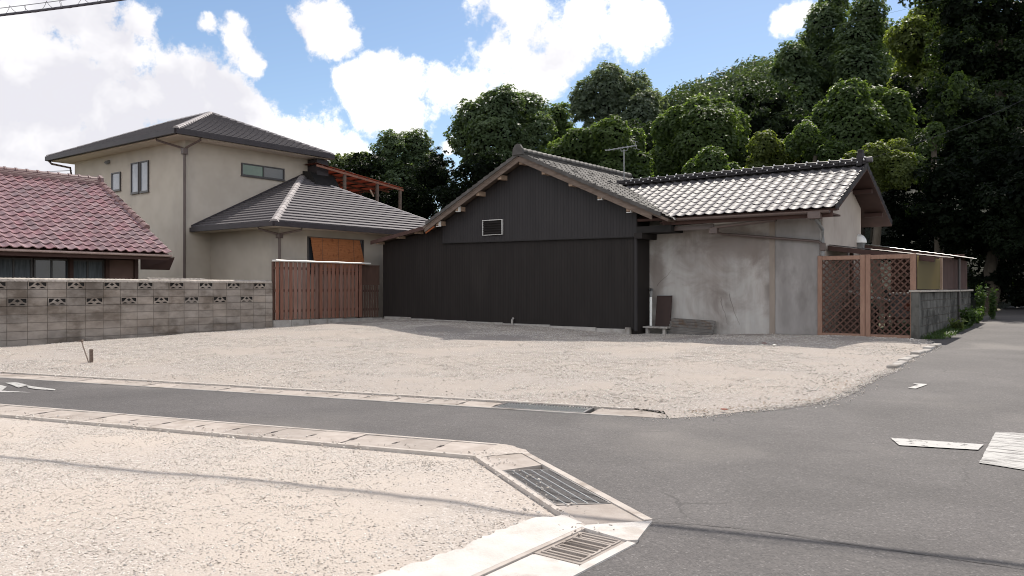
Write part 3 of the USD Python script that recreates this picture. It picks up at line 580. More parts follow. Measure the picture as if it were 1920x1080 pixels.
# ================================================================== BLOCK WALLS
def vent_poly(L, Hh):
    p = sbox(0, 0, L, Hh); f = .022
    holes = [Polygon([(f, Hh - f), (L * .36, Hh - f), (L * .20, Hh * .48), (f, Hh * .36)]), Polygon([(L - f, Hh - f), (L * .64, Hh - f), (L * .80, Hh * .48), (L - f, Hh * .36)]),
             Polygon([(L * .5, Hh * .86), (L * .64, Hh * .62), (L * .5, Hh * .44), (L * .36, Hh * .62)])]
    def lens(x0, x1):
        xs = np.linspace(x0, x1, 7); return Polygon([*zip(xs, f + np.zeros(7)), *zip(xs[::-1], f + Hh * .20 * np.sin(np.pi * np.linspace(0, 1, 7)))]).buffer(0)
    holes += [lens(L * .09, L * .44), lens(L * .56, L * .91)]
    return p.difference(unary_union(holes))
def yzblock(y0, y1, z0, z1, x0, x1, ch=.008): return boxm(x0, x1, y0, y1, z0, z1, ch)
bw = thing('block_wall', 'long stained concrete block wall with fan vents and scalloped coping beside the gravel lot', 'wall', (-20.8, 10.6, .1))
L, HB, TOP = .447, .2, 1.665
rng = np.random.default_rng(77)
y_first = 7.79 - 5 * L
part(bw, 'mortar_core', boxm(-20.915, -20.812, y_first, 15.19, -.15, 1.06), M['mortar'])
part(bw, 'mortar_core', boxm(-20.915, -20.86, y_first, 15.19, 1.06, 1.66), M['mortar'])
for c in range(22):
    y0 = y_first + c * L
    if y0 > 15.1: continue
    y1 = min(y0 + L, 15.19)
    for r in range(9):
        z1 = TOP - r * HB; z0 = z1 - HB
        if z1 < float(gz(-20.8, y0)) - .05: continue
        i = c - 5                             # counted from the first block in view
        vent = (r == 2 and i % 2 == 0) or (r == 0 and i % 2 == 1)
        j = rng.uniform(-.003, .004)
        if vent and y1 - y0 > .4:
            v, f = ext_yz(vent_poly(L - .012, HB - .01), -20.90 + .1, -20.795 + j)
            v = v + [0, y0 + .006, z0 + .005]
            part(bw, 'vent_block', (v, f), M['block'])
            part(bw, 'vent_back', boxm(-20.835, -20.818, y0 + .01, y1 - .01, z0 + .01, z1 - .01), M['black'])
        else:
            part(bw, 'block', yzblock(y0 + .0035, y1 - .0035, z0 + .0035, z1 - .0035, -20.90, -20.80 + j, .005), M['block'])
y = y_first; k = 0
while y < 15.1:
    y1 = min(y + .30, 15.19); n = 9; t = np.linspace(0, 1, n); ys = y + (y1 - y - .004) * t
    prof = .010 * np.abs(np.sin(t * np.pi * 3))
    vs, fs = [], []
    for q in range(n):
        for (dx, dz) in ((-.11, -.012), (-.11, .03), (-.05, .055), (.02, .052), (.075, .022), (.078, -.018)):
            vs.append((-20.86 + dx, ys[q], TOP + .014 + dz + (prof[q] if dz > 0 else -prof[q] * (dx > 0))))
    for q in range(n - 1):
        for e in range(5): a = q * 6 + e; fs.append([a, a + 1, a + 7, a + 6])
    v = np.array(vs); f = np.array(fs); f = np.vstack([f[:, [0, 1, 2]], f[:, [0, 2, 3]]])
    f = np.vstack([f, [[0, 1, 2], [0, 2, 3], [0, 3, 4], [0, 4, 5]], np.array([[2, 1, 0], [3, 2, 0], [4, 3, 0], [5, 4, 0]]) + 6 * (n - 1)])
    v[:, 2] += rng.uniform(-.003, .003)
    part(bw, 'coping_tile', (v, f[:, ::-1]), M['coping'], smooth=35); y = y1; k += 1
ext = thing('coping_tile_stack', 'row of scalloped grey coping tiles lying on top of the block wall', 'roof tiles', (-20.85, 12, 1.73))
for k in range(6):
    y0 = 11.25 + k * .28; vs, fs = [], []
    n = 7; t = np.linspace(0, 1, n)
    for q in range(n):
        zz = .018 * abs(math.sin(t[q] * np.pi * 2))
        for (dx, dz) in ((-.05, 0), (-.05, .03 + zz), (.05, .03 + zz), (.055, .0)): vs.append((-20.89 + dx, y0 + .275 * t[q], TOP + .070 + dz))
    for q in range(n - 1):
        for e in range(3): a = q * 4 + e; fs.append([a, a + 1, a + 5, a + 4])
    part(ext, 'coping_tile', (np.array(vs), np.array(fs)[:, ::-1]), M['coping'])

rw = thing('block_wall', 'low old grey block wall with thin coping beside the right road, grass at its foot', 'wall', (-3.75, 24.5, .4))
part(rw, 'mortar_core', boxm(-3.83, -3.715, 20.5, 28.58, -.1, 1.38), M['mortar'])
rng = np.random.default_rng(78)
for c in range(19):
    y0 = 20.62 + c * .42; y1 = min(y0 + .42, 28.6)
    for r in range(6):
        z1 = 1.40 - r * .2
        if z1 < float(gz(-3.7, y0)) - .03: continue
        o = .21 if False else 0
        part(rw, 'block', boxm(-3.825, -3.70 + rng.uniform(-.003, .004), y0 + .005, y1 - .005, z1 - .195, z1 - .004, .008), M['block_dark'])
part(rw, 'pillar', boxm(-3.86, -3.685, 20.42, 20.615, .1, 1.405, .012), M['block_dark'])
for c in range(14):
    y0 = 20.40 + c * .60; part(rw, 'coping_slab', boxm(-3.90, -3.63, y0, min(y0 + .594, 28.66), 1.402, 1.452 + rng.uniform(-.004, .004), .008), M['coping'])

# ================================================================== BROWN SLAT FENCE
sf = thing('slat_fence', 'brown painted vertical slat fence with white cap rail on a concrete base', 'fence', (-20.8, 17, .3))
rng = np.random.default_rng(12)
n = 21; p_ = 3.58 / n
for k in range(n):
    y0 = 15.29 + p_ * k
    part(sf, 'slat', boxm(-20.80, -20.772 + rng.uniform(-.003, .003), y0, y0 + p_ * .72, .50 + rng.uniform(-.01, .015), 2.315, .006), M['slat'])
for z in (.78, 1.42, 2.12): part(sf, 'rail', boxm(-20.87, -20.802, 15.27, 18.86, z - .04, z + .04), M['slat_dark'])
for y in (15.29, 17.05, 18.80): part(sf, 'post', boxm(-20.94, -20.872, y - .04, y + .04, .3, 2.31), M['slat_dark'])
part(sf, 'cap_rail', boxm(-20.90, -20.70, 15.24, 19.18, 2.325, 2.375, .012), M['rail_white'])
for k, (y0, y1, zt) in enumerate([(15.22, 15.85, .50), (15.85, 16.55, .495), (16.56, 17.3, .49), (17.31, 17.95, .485), (17.95, 18.62, .47), (18.63, 19.30, .47), (19.31, 19.76, .46)]):
    part(sf, 'base_block', boxm(-20.93, -20.74 + rng.uniform(-.01, .015), y0 + .004, y1 - .004, .1, zt, .012), M['concrete_old'])
sf2 = thing('slat_fence', 'short darker brown fence section set back between the slat fence and the black house', 'fence', (-20.9, 19.3, .45))
n = 7
for k in range(n):
    y0 = 18.93 + .118 * k
    part(sf2, 'slat', boxm(-20.93, -20.905, y0, y0 + .072, .48, 1.60, .004), M['slat_dark'])
part(sf2, 'board_panel', boxm(-20.932, -20.900, 18.92, 19.76, 1.602, 2.26), M['slat_dark'])
part(sf2, 'board_edge', MB().box(-20.95, -20.885, 18.92, 19.76, 2.262, 2.30).mesh(), M['slat_dark'])
for z in (.75, 1.4): part(sf2, 'rail', boxm(-20.99, -20.933, 18.92, 19.76, z - .04, z + .04), M['slat_dark'])

# ================================================================== ROOF HELPERS
def tile(o, u, v, n, w, l, amp, lift, lip=.022, samples=7, shape='pan', over=1.08):
    """one roof tile: o upper-left corner on the roof plane, u across, v down the slope, n up out of it"""
    t = np.linspace(0, 1, samples)
    if shape == 'pan': h = amp * (2 * t - 1)**2
    elif shape == 'wave': h = amp * (.5 + .5 * np.cos(2 * np.pi * (t - .14))) ** 1.6
    else: h = np.zeros(samples)
    o, u, v, n = map(np.asarray, (o, u, v, n))
    A = o + np.outer(t * w, u) + np.outer(h, n)
    B = A + v * (l * over) + n * lift
    C = B - n * lip - v * .004
    p = np.vstack([A, B, C]); k = samples; f = []
    for a in range(k - 1):
        f += [[a, k + a, k + a + 1], [a, k + a + 1, a + 1], [k + a, 2 * k + a, 2 * k + a + 1], [k + a, 2 * k + a + 1, k + a + 1]]
    f = np.array(f)
    nn = np.cross(p[f[0, 1]] - p[f[0, 0]], p[f[0, 2]] - p[f[0, 0]])
    if nn @ n < 0: f = f[:, ::-1]
    return p, f
def unit(a): a = np.asarray(a, float); return a / np.linalg.norm(a)
def slab(pts, th, n):        # convex polygon of 3-d points, given thickness downwards along n
    p = np.asarray(pts, float); q = p - np.asarray(n) * th; k = len(p); f = []
    for a in range(1, k - 1): f += [[0, a, a + 1], [k, k + a + 1, k + a]]
    for a in range(k): b = (a + 1) % k; f += [[a, k + a, k + b], [a, k + b, b]]
    v = np.vstack([p, q]); f = np.array(f)
    if np.cross(p[1] - p[0], p[2] - p[0]) @ np.asarray(n) < 0: f = f[:, ::-1]
    return v, f

# ================================================================== BLACK GABLE HOUSE
RX, RZ = -14.45, 5.58
SR, SL = .445, .505
ztop = lambda X: np.where(np.asarray(X) > RX, RZ - SR * (np.asarray(X) - RX), RZ - SL * (RX - np.asarray(X)))
gh = thing('gable_house', 'black sided gable house with weathered grey tile roof behind the gravel lot', 'house', (-15.5, 22.8, .3))
XL, XR = -20.78, -10.70
und = lambda X: float(ztop(X)) - .17
body = Polygon([(XL + .03, .05), (XR - .02, -.1), (XR - .02, und(XR)), (RX, und(RX)), (-18.3, und(-18.3)), (XL + .03, 3.02)])
part(gh, 'wall', ext_xz(body, 19.86, 25.8), M['siding'])
def ribbed(region, y0, depth, w=.1, gap=.006, x0=None):
    mb = MB(); mb.add(*ext_xz(region, y0 + .005, y0 + depth)); a, _, b, _ = region.bounds; x = a if x0 is None else x0
    while x < b:
        g = region.intersection(sbox(x + gap / 2, -5, x + w - gap / 2, 20))
        if not g.is_empty and g.area > 1e-4: mb.add(*ext_xz(g, y0, y0 + .0048))
        x += w
    return mb.mesh()
low = Polygon([(XL, .47), (-15.0, .40), (XR, .34), (XR, 2.955), (-17.88, 3.02), (-17.88, 3.56), (-18.35, 3.46), (XL, 3.07)])
upp = Polygon([(-17.90, 3.00), (XR + .0, 2.93), (XR, und(XR) - .01), (RX, und(RX) - .01), (-17.90, und(-17.90) - .01)])
part(gh, 'lower_siding', ribbed(low, 19.815, .05), M['siding'])
part(gh, 'upper_siding', ribbed(upp, 19.765, .055, x0=-17.90), M['siding_up'])
part(gh, 'drip_edge', MB().hexa([(-17.92, 19.745, 2.975), (XR, 19.745, 2.905), (XR, 19.82, 2.905), (-17.92, 19.82, 2.975), (-17.92, 19.755, 3.0), (XR, 19.755, 2.93), (XR, 19.82, 2.93), (-17.92, 19.82, 3.0)]).mesh(), M['black'])
part(gh, 'side_siding', boxm(XR, XR + .03, 19.83, 20.545, .2, 3.55), M['siding'])
part(gh, 'corner_trim', boxm(XR - .03, XR + .045, 19.75, 19.83, .3, 3.60, .006), M['siding_up'])
# foundation: concrete in lengths
for k, (a, b, zt) in enumerate([(-20.7, -19.4, .50), (-19.38, -18.3, .46), (-18.28, -16.9, .44), (-16.88, -15.4, .42), (-15.38, -13.6, .40), (-13.58, -12.0, .37), (-11.98, -11.02, .35)]):
    part(gh, 'foundation_block', boxm(a, b, 19.78, 19.95, -.1, zt, .01), M['concrete_old'])
part(gh, 'foundation_post', boxm(-11.0, -10.86, 19.70, 19.84, -.1, .40, .01), M['concrete_old'])
part(gh, 'vent_pipe', MB().tube([(-14.98, 19.74, .25), (-14.98, 19.74, .52), (-14.98, 19.80, .56)], .035, 8).mesh(), M['concrete_old'])
M['vent_metal'] = pbr('vent_metal', (.42, .41, .40), (.5, .49, .48), rough=.45)
# louvred vent
lv = part(gh, 'louvre_vent', MB().box(-16.16, -15.35, 19.71, 19.77, 3.632, 3.655).box(-16.16, -15.35, 19.71, 19.77, 3.17, 3.185).box(-16.16, -16.145, 19.71, 19.77, 3.185, 3.632).box(-15.372, -15.35, 19.71, 19.77, 3.185, 3.632).mesh(), M['vent_metal'])
part(lv, 'void', boxm(-16.13, -15.38, 19.755, 19.763, 3.19, 3.63), M['black'])
for k in range(5):
    z = 3.235 + k * .078
    part(lv, 'louvre', MB().hexa([(-16.125, 19.715, z), (-15.385, 19.715, z), (-15.385, 19.752, z + .045), (-16.125, 19.752, z + .045), (-16.125, 19.715, z + .007), (-15.385, 19.715, z + .007), (-15.385, 19.752, z + .052), (-16.125, 19.752, z + .052)]).mesh(), M['siding'])
YF, YB = 19.36, 26.15
vR, nR = unit([1, 0, -SR]), unit([SR, 0, 1]); vL, nL = unit([-1, 0, -SL]), unit([-SL, 0, 1])
XE, XW = -9.50, -18.42
ze, zw = float(ztop(XE)), float(ztop(XW))
part(gh, 'roof_deck', slab([(RX, YF, RZ - .05), (XE, YF, ze - .05), (XE, YB, ze - .05), (RX, YB, RZ - .05)], .07, nR), M['timber'])
part(gh, 'roof_deck', slab([(RX, YF, RZ - .05), (XW, YF, zw - .05), (XW, YB, zw - .05), (RX, YB, RZ - .05)], .07, nL), M['timber'])
zs_silver = lambda Y: 3.42 + .462 * (Y - 19.72)
tm = MB(); rng = np.random.default_rng(31)
W_, L_ = .266, .245
for r in range(22):
    for c in range(25):
        y = YF + .02 + c * W_; x = RX + .10 + r * L_ * vR[0]; z = float(ztop(x)) - .035
        yc, xc = y + .13, x + .1
        if yc < 22.7 and zs_silver(yc) > float(ztop(xc)) + .10 and yc > 19.9: continue
        if yc >= 22.7 and xc > -11.0: continue
        tm.add(*tile((x, y + W_, z + rng.uniform(-.006, .006)), (0, -1, 0), vR, nR, W_, L_, .042, .022, samples=7, shape='pan'))
part(gh, 'roof_tiles', tm.mesh(), M['tile_grey'], smooth=40, kind='stuff')
tm = MB()
for r in range(17):
    for c in range(25):
        y = YF + .02 + c * W_; x = RX - .10 + r * L_ * vL[0]; z = float(ztop(x)) - .035
        if x < XW + .1: continue
        tm.add(*tile((x, y, z + rng.uniform(-.006, .006)), (0, 1, 0), vL, nL, W_, L_, .05, .035, samples=5, shape='pan'))
part(gh, 'roof_tiles', tm.mesh(), M['tile_grey'], smooth=40, kind='stuff')
for k in range(25):                            # ridge: saddle tiles, each rising a little over the next
    y = YF + .02 + k * .272; an = np.linspace(0, np.pi, 9)
    a = np.stack([RX + .145 * np.cos(an), np.full(9, y), RZ + .02 + .135 * np.sin(an)], 1)
    b = np.stack([RX + .158 * np.cos(an), np.full(9, y + .262), RZ + .03 + .15 * np.sin(an)], 1)
    a2_, b2_ = a.copy(), b.copy(); a2_[:, 2] -= .02; b2_[:, 2] -= .02
    v = np.vstack([a, b, (a - [RX, y, RZ]) * .85 + [RX, y, RZ]]); f = []
    for q in range(8): f += [[q, q + 1, 10 + q], [q, 10 + q, 9 + q], [18 + q, 19 + q, q + 1], [18 + q, q + 1, q]]
    part(gh, 'ridge_tile', (v, np.array(f)[:, ::-1]), M['tile_grey'], smooth=40)
part(gh, 'ridge_base', boxm(RX - .13, RX + .13, YF + .03, YB - .02, RZ - .08, RZ + .045), M['tile_grey'])
part(gh, 'ridge_end_tile', MB().add(*ext_xz(Polygon([(RX - .2, RZ - .06), (RX + .2, RZ - .06), (RX + .17, RZ + .12), (RX + .09, RZ + .24), (RX, RZ + .27), (RX - .09, RZ + .24), (RX - .17, RZ + .12)]), YF - .06, YF + .03)).mesh(), M['tile_grey'])
def verge(x0, z0, x1, z1, y0, y1, up, dn):
    return MB().hexa([(x0, y0, z0 - dn), (x1, y0, z1 - dn), (x1, y1, z1 - dn), (x0, y1, z0 - dn), (x0, y0, z0 + up), (x1, y0, z1 + up), (x1, y1, z1 + up), (x0, y1, z0 + up)]).mesh()
part(gh, 'bargeboard', verge(RX, RZ - .10, -10.0, float(ztop(-10.0)) - .10, YF + .01, YF + .055, .02, .16), M['timber'])
part(gh, 'bargeboard', verge(RX - .001, RZ - .10, -18.35, float(ztop(-18.35)) - .10, YF + .012, YF + .056, .02, .16), M['timber'])
for s_, xe in ((1, XE), (-1, XW)):             # verge tile edge over the boards
    mb = MB(); k = 0; x = RX
    while abs(x - xe) > .25:
        x2 = x + s_ * .225; za, zb = float(ztop(x)), float(ztop(x2))
        mb.hexa([(x, YF - .03, za - .085), (x2, YF - .03, zb - .085 + .02), (x2, YF + .05, zb - .085 + .02), (x, YF + .05, za - .085), (x, YF - .03, za + .02), (x2, YF - .03, zb + .05), (x2, YF + .05, zb + .05), (x, YF + .05, za + .02)]); x = x2
    part(gh, 'verge_tiles', mb.mesh(), M['tile_grey'], kind='stuff')
for k, (x, z, br) in enumerate([(-14.42, 5.22, 0), (-15.25, 4.84, 0), (-16.12, 4.42, 0), (-16.97, 4.00, 1), (-17.82, 3.57, 1), (-13.58, 4.86, 0), (-12.63, 4.43, 0), (-11.66, 3.99, 1), (-10.74, 3.56, 1)]):
    z = float(ztop(x)) - .175
    pe_ = part(gh, 'purlin_end', boxm(x - .065, x + .065, YF + .07, 19.77, z - .15, z - .005, .006), M['timber_pale'])
    if br: part(pe_, 'bracket', MB().box(x + .067, x + .08, YF + .06, YF + .16, z - .17, z + .0).box(x - .06, x + .08, YF + .06, YF + .16, z - .185, z - .17).mesh(), M['white_metal'])
# low side roof at the left end
part(gh, 'side_roof', slab([(-18.25, 19.44, 3.575), (-20.98, 19.44, 3.145), (-20.98, 23.0, 3.145), (-18.25, 23.0, 3.575)], .045, unit([-.155, 0, 1])), M['timber'])
part(gh, 'side_roof_edge', verge(-18.25, 3.53, -20.98, 3.10, 19.40, 19.438, .055, .07), M['wood_red'])
for x, z in ((-18.85, 3.39), (-19.7, 3.26), (-20.72, 3.10)):
    part(gh, 'purlin_end', boxm(x - .05, x + .05, 19.46, 19.80, z - .06, z + .035, .005), M['timber_pale'])
part(gh, 'fascia_scrap', verge(-18.35, 3.38, -17.98, 3.56, 19.42, 19.46, .03, .07), pbr('orange_timber', (.30, .09, .035), (.38, .13, .055), rough=.8))
part(gh, 'eave_beam', boxm(-10.66, -9.62, 19.75, 20.50, 3.02, 3.20), M['black'])
part(gh, 'eave_block', boxm(-10.665, -10.42, 19.62, 20.50, 2.86, 3.02), M['siding'])

an_ = thing('roof_antenna', 'small pale metal aerial on a thin mast above the grey tile roof', 'antenna', (-12.87, 23, 4.85))
part(an_, 'mast', MB().tube([(-12.87, 23, 4.78), (-12.87, 23, 6.02)], .018, 8).mesh(), M['steel'])
part(an_, 'boom', MB().bar((-13.57, 23.0, 6.055), (-12.44, 23.0, 6.10), .03, .03).mesh(), M['steel'])
part(an_, 'bracket', MB().tube([(-13.0, 23, 6.07), (-12.97, 23, 5.97), (-12.76, 23, 5.97), (-12.70, 23, 6.09)], .012, 6).mesh(), M['steel'])
for k in range(7): part(an_, 'element', MB().tube([(-13.5 + k * .165, 22.84, 6.06 + k * .006), (-13.5 + k * .165, 23.16, 6.06 + k * .006)], .006, 5).mesh(), M['steel'])
part(an_, 'reflector', MB().tube([(-12.46, 22.8, 6.24), (-12.46, 23.2, 6.24)], .006, 5).tube([(-12.40, 22.8, 5.99), (-12.40, 23.2, 5.99)], .006, 5).tube([(-12.46, 23, 6.24), (-12.40, 23, 5.99)], .008, 5).mesh(), M['steel'])

# ================================================================== STUCCO HOUSE WITH SILVER TILE ROOF
sh = thing('stucco_house', 'stained grey mortar house with shiny silver pan tile roof', 'house', (-8.3, 22.5, .3))
YE, ZE, SY, SZ = 19.72, 3.42, 22.62, 4.76
vF = unit([0, YE - SY, ZE - SZ]); nF = unit([0, -(SZ - ZE), SY - YE]); vB = unit([0, SY - YE, ZE - SZ]); nB = unit([0, (SZ - ZE), SY - YE])
zF = lambda Y: ZE + (SZ - ZE) / (SY - YE) * (Y - YE)
bodyS = Polygon([(20.55, -.1), (20.55, zF(20.55) - .20), (SY, SZ - .20), (24.35, zF(2 * SY - 24.35) - .20), (24.35, -.1)])
part(sh, 'wall', ext_yz(bodyS, -10.69, -5.93), M['stucco'])
part(sh, 'side_wall', ext_yz(Polygon([(20.60, 0), (20.60, zF(20.60) - .19), (SY, SZ - .19), (24.35, zF(2 * SY - 24.35) - .19), (24.35, 0)]), -5.93, -5.905), M['stucco_side'])
part(sh, 'wall_panel_right', boxm(-7.06, -5.95, 20.525, 20.552, .32, 3.42, .006), pbr('grey_mortar_panel', (.20, .185, .178), (.285, .268, .26), scale=1.4, stretch=(1.6, 1, .5), rough=.9, bump=.2, bscale=60, bdist=.004, c3=(.16, .145, .138), s3=1.2, r3=(.5, .72), st3=(1, 1, .5)))
part(sh, 'wall_groove', boxm(-7.22, -7.075, 20.54, 20.553, .25, 3.45), pbr('groove_brown', (.20, .165, .14), (.25, .21, .18), scale=3, stretch=(1, 1, .3), rough=.9))
part(sh, 'base_strip', MB().box(-8.55, -5.97, 20.50, 20.56, .20, .245).mesh(), M['concrete_white'])
rng = np.random.default_rng(90)                # hairline cracks, cut as thin dark grooves laid on the wall
for k, pts in enumerate([[(-10.45, 1.55), (-10.3, 1.72), (-10.12, 1.85), (-9.98, 2.02)], [(-8.55, 1.25), (-8.5, 1.0), (-8.42, .82), (-8.36, .55)], [(-8.3, 1.35), (-8.22, 1.0), (-8.12, .75), (-8.02, .52)]]):
    P = np.array(pts); s = np.linspace(0, 1, 14); px = np.interp(s, np.linspace(0, 1, len(P)), P[:, 0]) + rng.normal(0, .008, 14); pz = np.interp(s, np.linspace(0, 1, len(P)), P[:, 1]) + rng.normal(0, .006, 14)
    part(sh, 'wall_crack', MB().tube(np.stack([px, np.full(14, 20.549), pz], 1), np.linspace(.006, .002, 14), 4).mesh(), pbr(f'crack_{k}', (.12, .10, .09), rough=.95))
XV0, XV1 = -12.6, -5.36
part(sh, 'roof_deck', slab([(XV0, SY, SZ - .04), (XV0, YE + .05, zF(YE + .05) - .04), (XV1 + .03, YE + .05, zF(YE + .05) - .04), (XV1 + .03, SY, SZ - .04)], .07, nF), M['wood_red'])
part(sh, 'roof_deck', slab([(XV0, SY, SZ - .04), (XV0, 2 * SY - YE, ZE - .04), (XV1 + .03, 2 * SY - YE, ZE - .04), (XV1 + .03, SY, SZ - .04)], .07, nB), M['wood_red'])
WS, LS = .272, .264; SLP = math.hypot(SY - YE, SZ - ZE); NR = 12; LS = SLP / NR
ncol = 27; rng = np.random.default_rng(55)
for r in range(NR):
    for c in range(ncol):
        x = XV1 - WS * (c + 1); o = np.array([x, SY, SZ]) + vF * LS * r; cx, cy, cz = o + vF * LS * .5 + np.array([WS / 2, 0, 0])
        if cx < RX or cz < float(ztop(cx)) - .04: continue
        part(sh, 'roof_tile', tile(o + nF * rng.uniform(-.004, .004) + np.array([rng.uniform(-.004, .004), 0, 0]), (1, 0, 0), vF, nF, WS, LS, .042, .014, lip=.018, shape='pan'), M['tile_silver'], smooth=40)
tm = MB()
for r in range(NR):
    for c in range(ncol):
        x = XV1 - WS * (c + 1); o = np.array([x, SY, SZ]) + vB * LS * r; tm.add(*tile(o, (1, 0, 0), vB, nB, WS, LS, .052, .04, samples=5))
part(sh, 'back_roof_tiles', tm.mesh(), M['tile_silver'], smooth=40, kind='stuff')
# verge: turned down tile ends
for sgn, v_, nm in ((1, vF, 'verge_tile'), (-1, vB, 'verge_tile')):
    for r in range(NR):
        o = np.array([XV1 + .005, SY, SZ]) + v_ * LS * r; b = o + v_ * LS * 1.05
        nn = nF if sgn == 1 else nB
        part(sh, nm, MB().hexa([o - nn * .09, o - nn * .09 + [.03, 0, 0], b + [.03, 0, 0] - nn * .05, b - nn * .05, o + nn * .055, o + nn * .055 + [.03, 0, 0], b + nn * .09 + [.03, 0, 0], b + nn * .09]).mesh(), M['tile_ridge'])
# ridge: two courses of flat tiles, round caps and bright lugs, end tile
XR0 = -12.9
for lvl, (hw, z0) in enumerate([(.17, SZ + .02), (.145, SZ + .075)]):
    for k in range(22):
        x0 = XV1 + .03 - .345 * (k + 1)
        part(sh, 'ridge_course_tile', boxm(x0 + .003, x0 + .342, SY - hw, SY + hw, z0, z0 + .048, .008), M['tile_ridge'])
an = np.linspace(0, np.pi, 9)
for k in range(25):
    x0 = XV1 + .02 - .302 * (k + 1)
    prof = lambda x, r: np.stack([np.full(9, x), SY + r * np.cos(an), SZ + .122 + r * np.sin(an)], 1)
    v = np.vstack([prof(x0, .088), prof(x0 + .26, .088), prof(x0 + .262, .105), prof(x0 + .30, .105), prof(x0 + .30, .08)]); f = []
    for s in range(4):
        for q in range(8): a = s * 9 + q; f += [[a, a + 1, a + 10], [a, a + 10, a + 9]]
    part(sh, 'ridge_cap_tile', (v, np.array(f)), M['tile_ridge'], smooth=40)
lg = MB()
for k in range(24):
    x0 = XV1 - .02 - .302 * k
    for (dy, dz, r) in ((-.06, .215, .026), (-.155, .135, .022), (-.19, .075, .02)):
        m = trimesh.creation.icosphere(1, r); lg.add(m.vertices + [x0 - (.15 if dz < .1 else 0), SY + dy, SZ + dz], m.faces)
part(sh, 'ridge_lugs', lg.mesh(), pbr('bright_glazed_lug', (.55, .54, .55), (.62, .61, .62), rough=.2, spec=.9), smooth=True, kind='stuff')
part(sh, 'ridge_end_tile', MB().add(*ext_yz(Polygon([(SY - .21, SZ - .02), (SY + .21, SZ - .02), (SY + .18, SZ + .2), (SY + .11, SZ + .34), (SY - .11, SZ + .34), (SY - .18, SZ + .2)]), XV1 - .20, XV1 - .06)).box(XV1 - .19, XV1 - .07, SY - .09, SY + .09, SZ + .34, SZ + .42, .01).mesh(), M['tile_ridge'])
part(sh, 'ridge_nose', MB().tube([(XV1 - .06, SY, SZ + .14), (XV1 + .16, SY, SZ + .15)], .075, 10).mesh(), M['tile_silver'], smooth=40)
# eaves
part(sh, 'fascia', boxm(-9.9, XV1 - .08, YE + .08, YE + .12, 3.20, 3.36), M['wood_red'])
part(sh, 'soffit', boxm(-10.0, XV1 - .1, YE + .12, 20.55, 3.26, 3.30), M['wood_red'])
gp = np.linspace(-9.6, XV1 - .15, 2)
def half_gutter(a, b, r):
    a, b = np.array(a, float), np.array(b, float); t = unit(b - a); s = unit(np.cross(t, [0, 0, 1])); an_2 = np.linspace(np.pi, 2 * np.pi, 9); vs = []
    for p in (a, b):
        for rr in (r, r - .008):
            for th in an_2: vs.append(p + s * rr * math.cos(th) + np.array([0, 0, 1]) * rr * math.sin(th))
    f = []
    for q in range(8):
        f += [[q, q + 1, 18 + q + 1], [q, 18 + q + 1, 18 + q], [9 + q, 27 + q, 27 + q + 1], [9 + q, 27 + q + 1, 9 + q + 1]]
        f += [[q, 9 + q, 10 + q], [q, 10 + q, q + 1], [18 + q, 19 + q, 28 + q], [18 + q, 28 + q, 27 + q]]
    for q in (0, 8): f += [[q, 18 + q, 27 + q], [q, 27 + q, 9 + q]]
    return np.array(vs), np.array(f)
part(sh, 'gutter', half_gutter((-9.6, YE - .02, 3.36), (XV1 - .12, YE - .02, 3.35), .07), M['pipe'], smooth=40)
part(sh, 'gutter_box', boxm(-5.98, -5.68, YE - .10, YE + .10, 3.16, 3.33, .012), M['pipe'])
part(sh, 'downpipe', MB().tube([(-5.83, YE + .02, 3.18), (-5.83, 20.1, 3.05), (-5.86, 20.46, 2.95), (-5.86, 20.48, 2.7), (-5.86, 20.48, 2.3)], .04, 10).mesh(), M['plastic_grey'], smooth=40)
part(sh, 'downpipe_box', boxm(-5.92, -5.80, 20.42, 20.54, 2.42, 2.62, .012), M['pipe'])
# small canopy under the eave, its gutter and the slanting pipe
cn = part(sh, 'canopy', slab([(-9.95, 20.00, 3.18), (-8.55, 20.00, 3.20), (-6.86, 20.00, 3.25), (-6.86, 20.54, 3.42), (-9.95, 20.54, 3.36)], .035, unit([0, -.3, 1])), pbr('grey_sheet', (.36, .35, .34), (.44, .43, .42), rough=.45, metallic=.2))
part(cn, 'canopy_fascia', MB().hexa([(-9.95, 19.97, 3.05), (-8.5, 19.97, 3.06), (-8.5, 20.0, 3.06), (-9.95, 20.0, 3.05), (-9.95, 19.97, 3.165), (-8.5, 19.97, 3.185), (-8.5, 20.0, 3.185), (-9.95, 20.0, 3.165)]).mesh(), M['pipe'])
part(sh, 'gutter', half_gutter((-8.5, 19.95, 3.10), (-6.84, 19.95, 3.22), .055), M['pipe'], smooth=40)
part(sh, 'gutter_box', boxm(-8.60, -8.38, 19.90, 20.04, 2.93, 3.10, .012), M['pipe'])
part(sh, 'slanting_pipe', MB().tube([(-8.46, 20.0, 2.98), (-8.38, 20.25, 2.93), (-8.2, 20.42, 2.92), (-5.95, 20.42, 2.66), (-5.88, 20.46, 2.6)], .032, 8).mesh(), M['pipe'], smooth=40)
for y in (20.2, 21.4, 23.5, 24.7):             # purlins carrying the verge overhang
    z = zF(y if y < SY else 2 * SY - y) - .13
    part(sh, 'purlin_end', boxm(-5.90, XV1 - .05, y - .05, y + .05, z - .12, z - .01), M['wood_red'])
hd = part(sh, 'vent_hood', MB().add(*(lambda m: (m.vertices[:, [0, 1, 2]] * [.22, .2, .25] + [-5.90, 24.05, 2.78], m.faces))(trimesh.intersections.slice_mesh_plane(trimesh.creation.icosphere(3, 1.0), [0, 0, 1], [0, 0, 0], cap=False))).mesh(), M['white_metal'], smooth=40)
part(hd, 'hood_box', boxm(-5.9, -5.74, 23.92, 24.18, 2.56, 2.78), M['plastic_grey'])

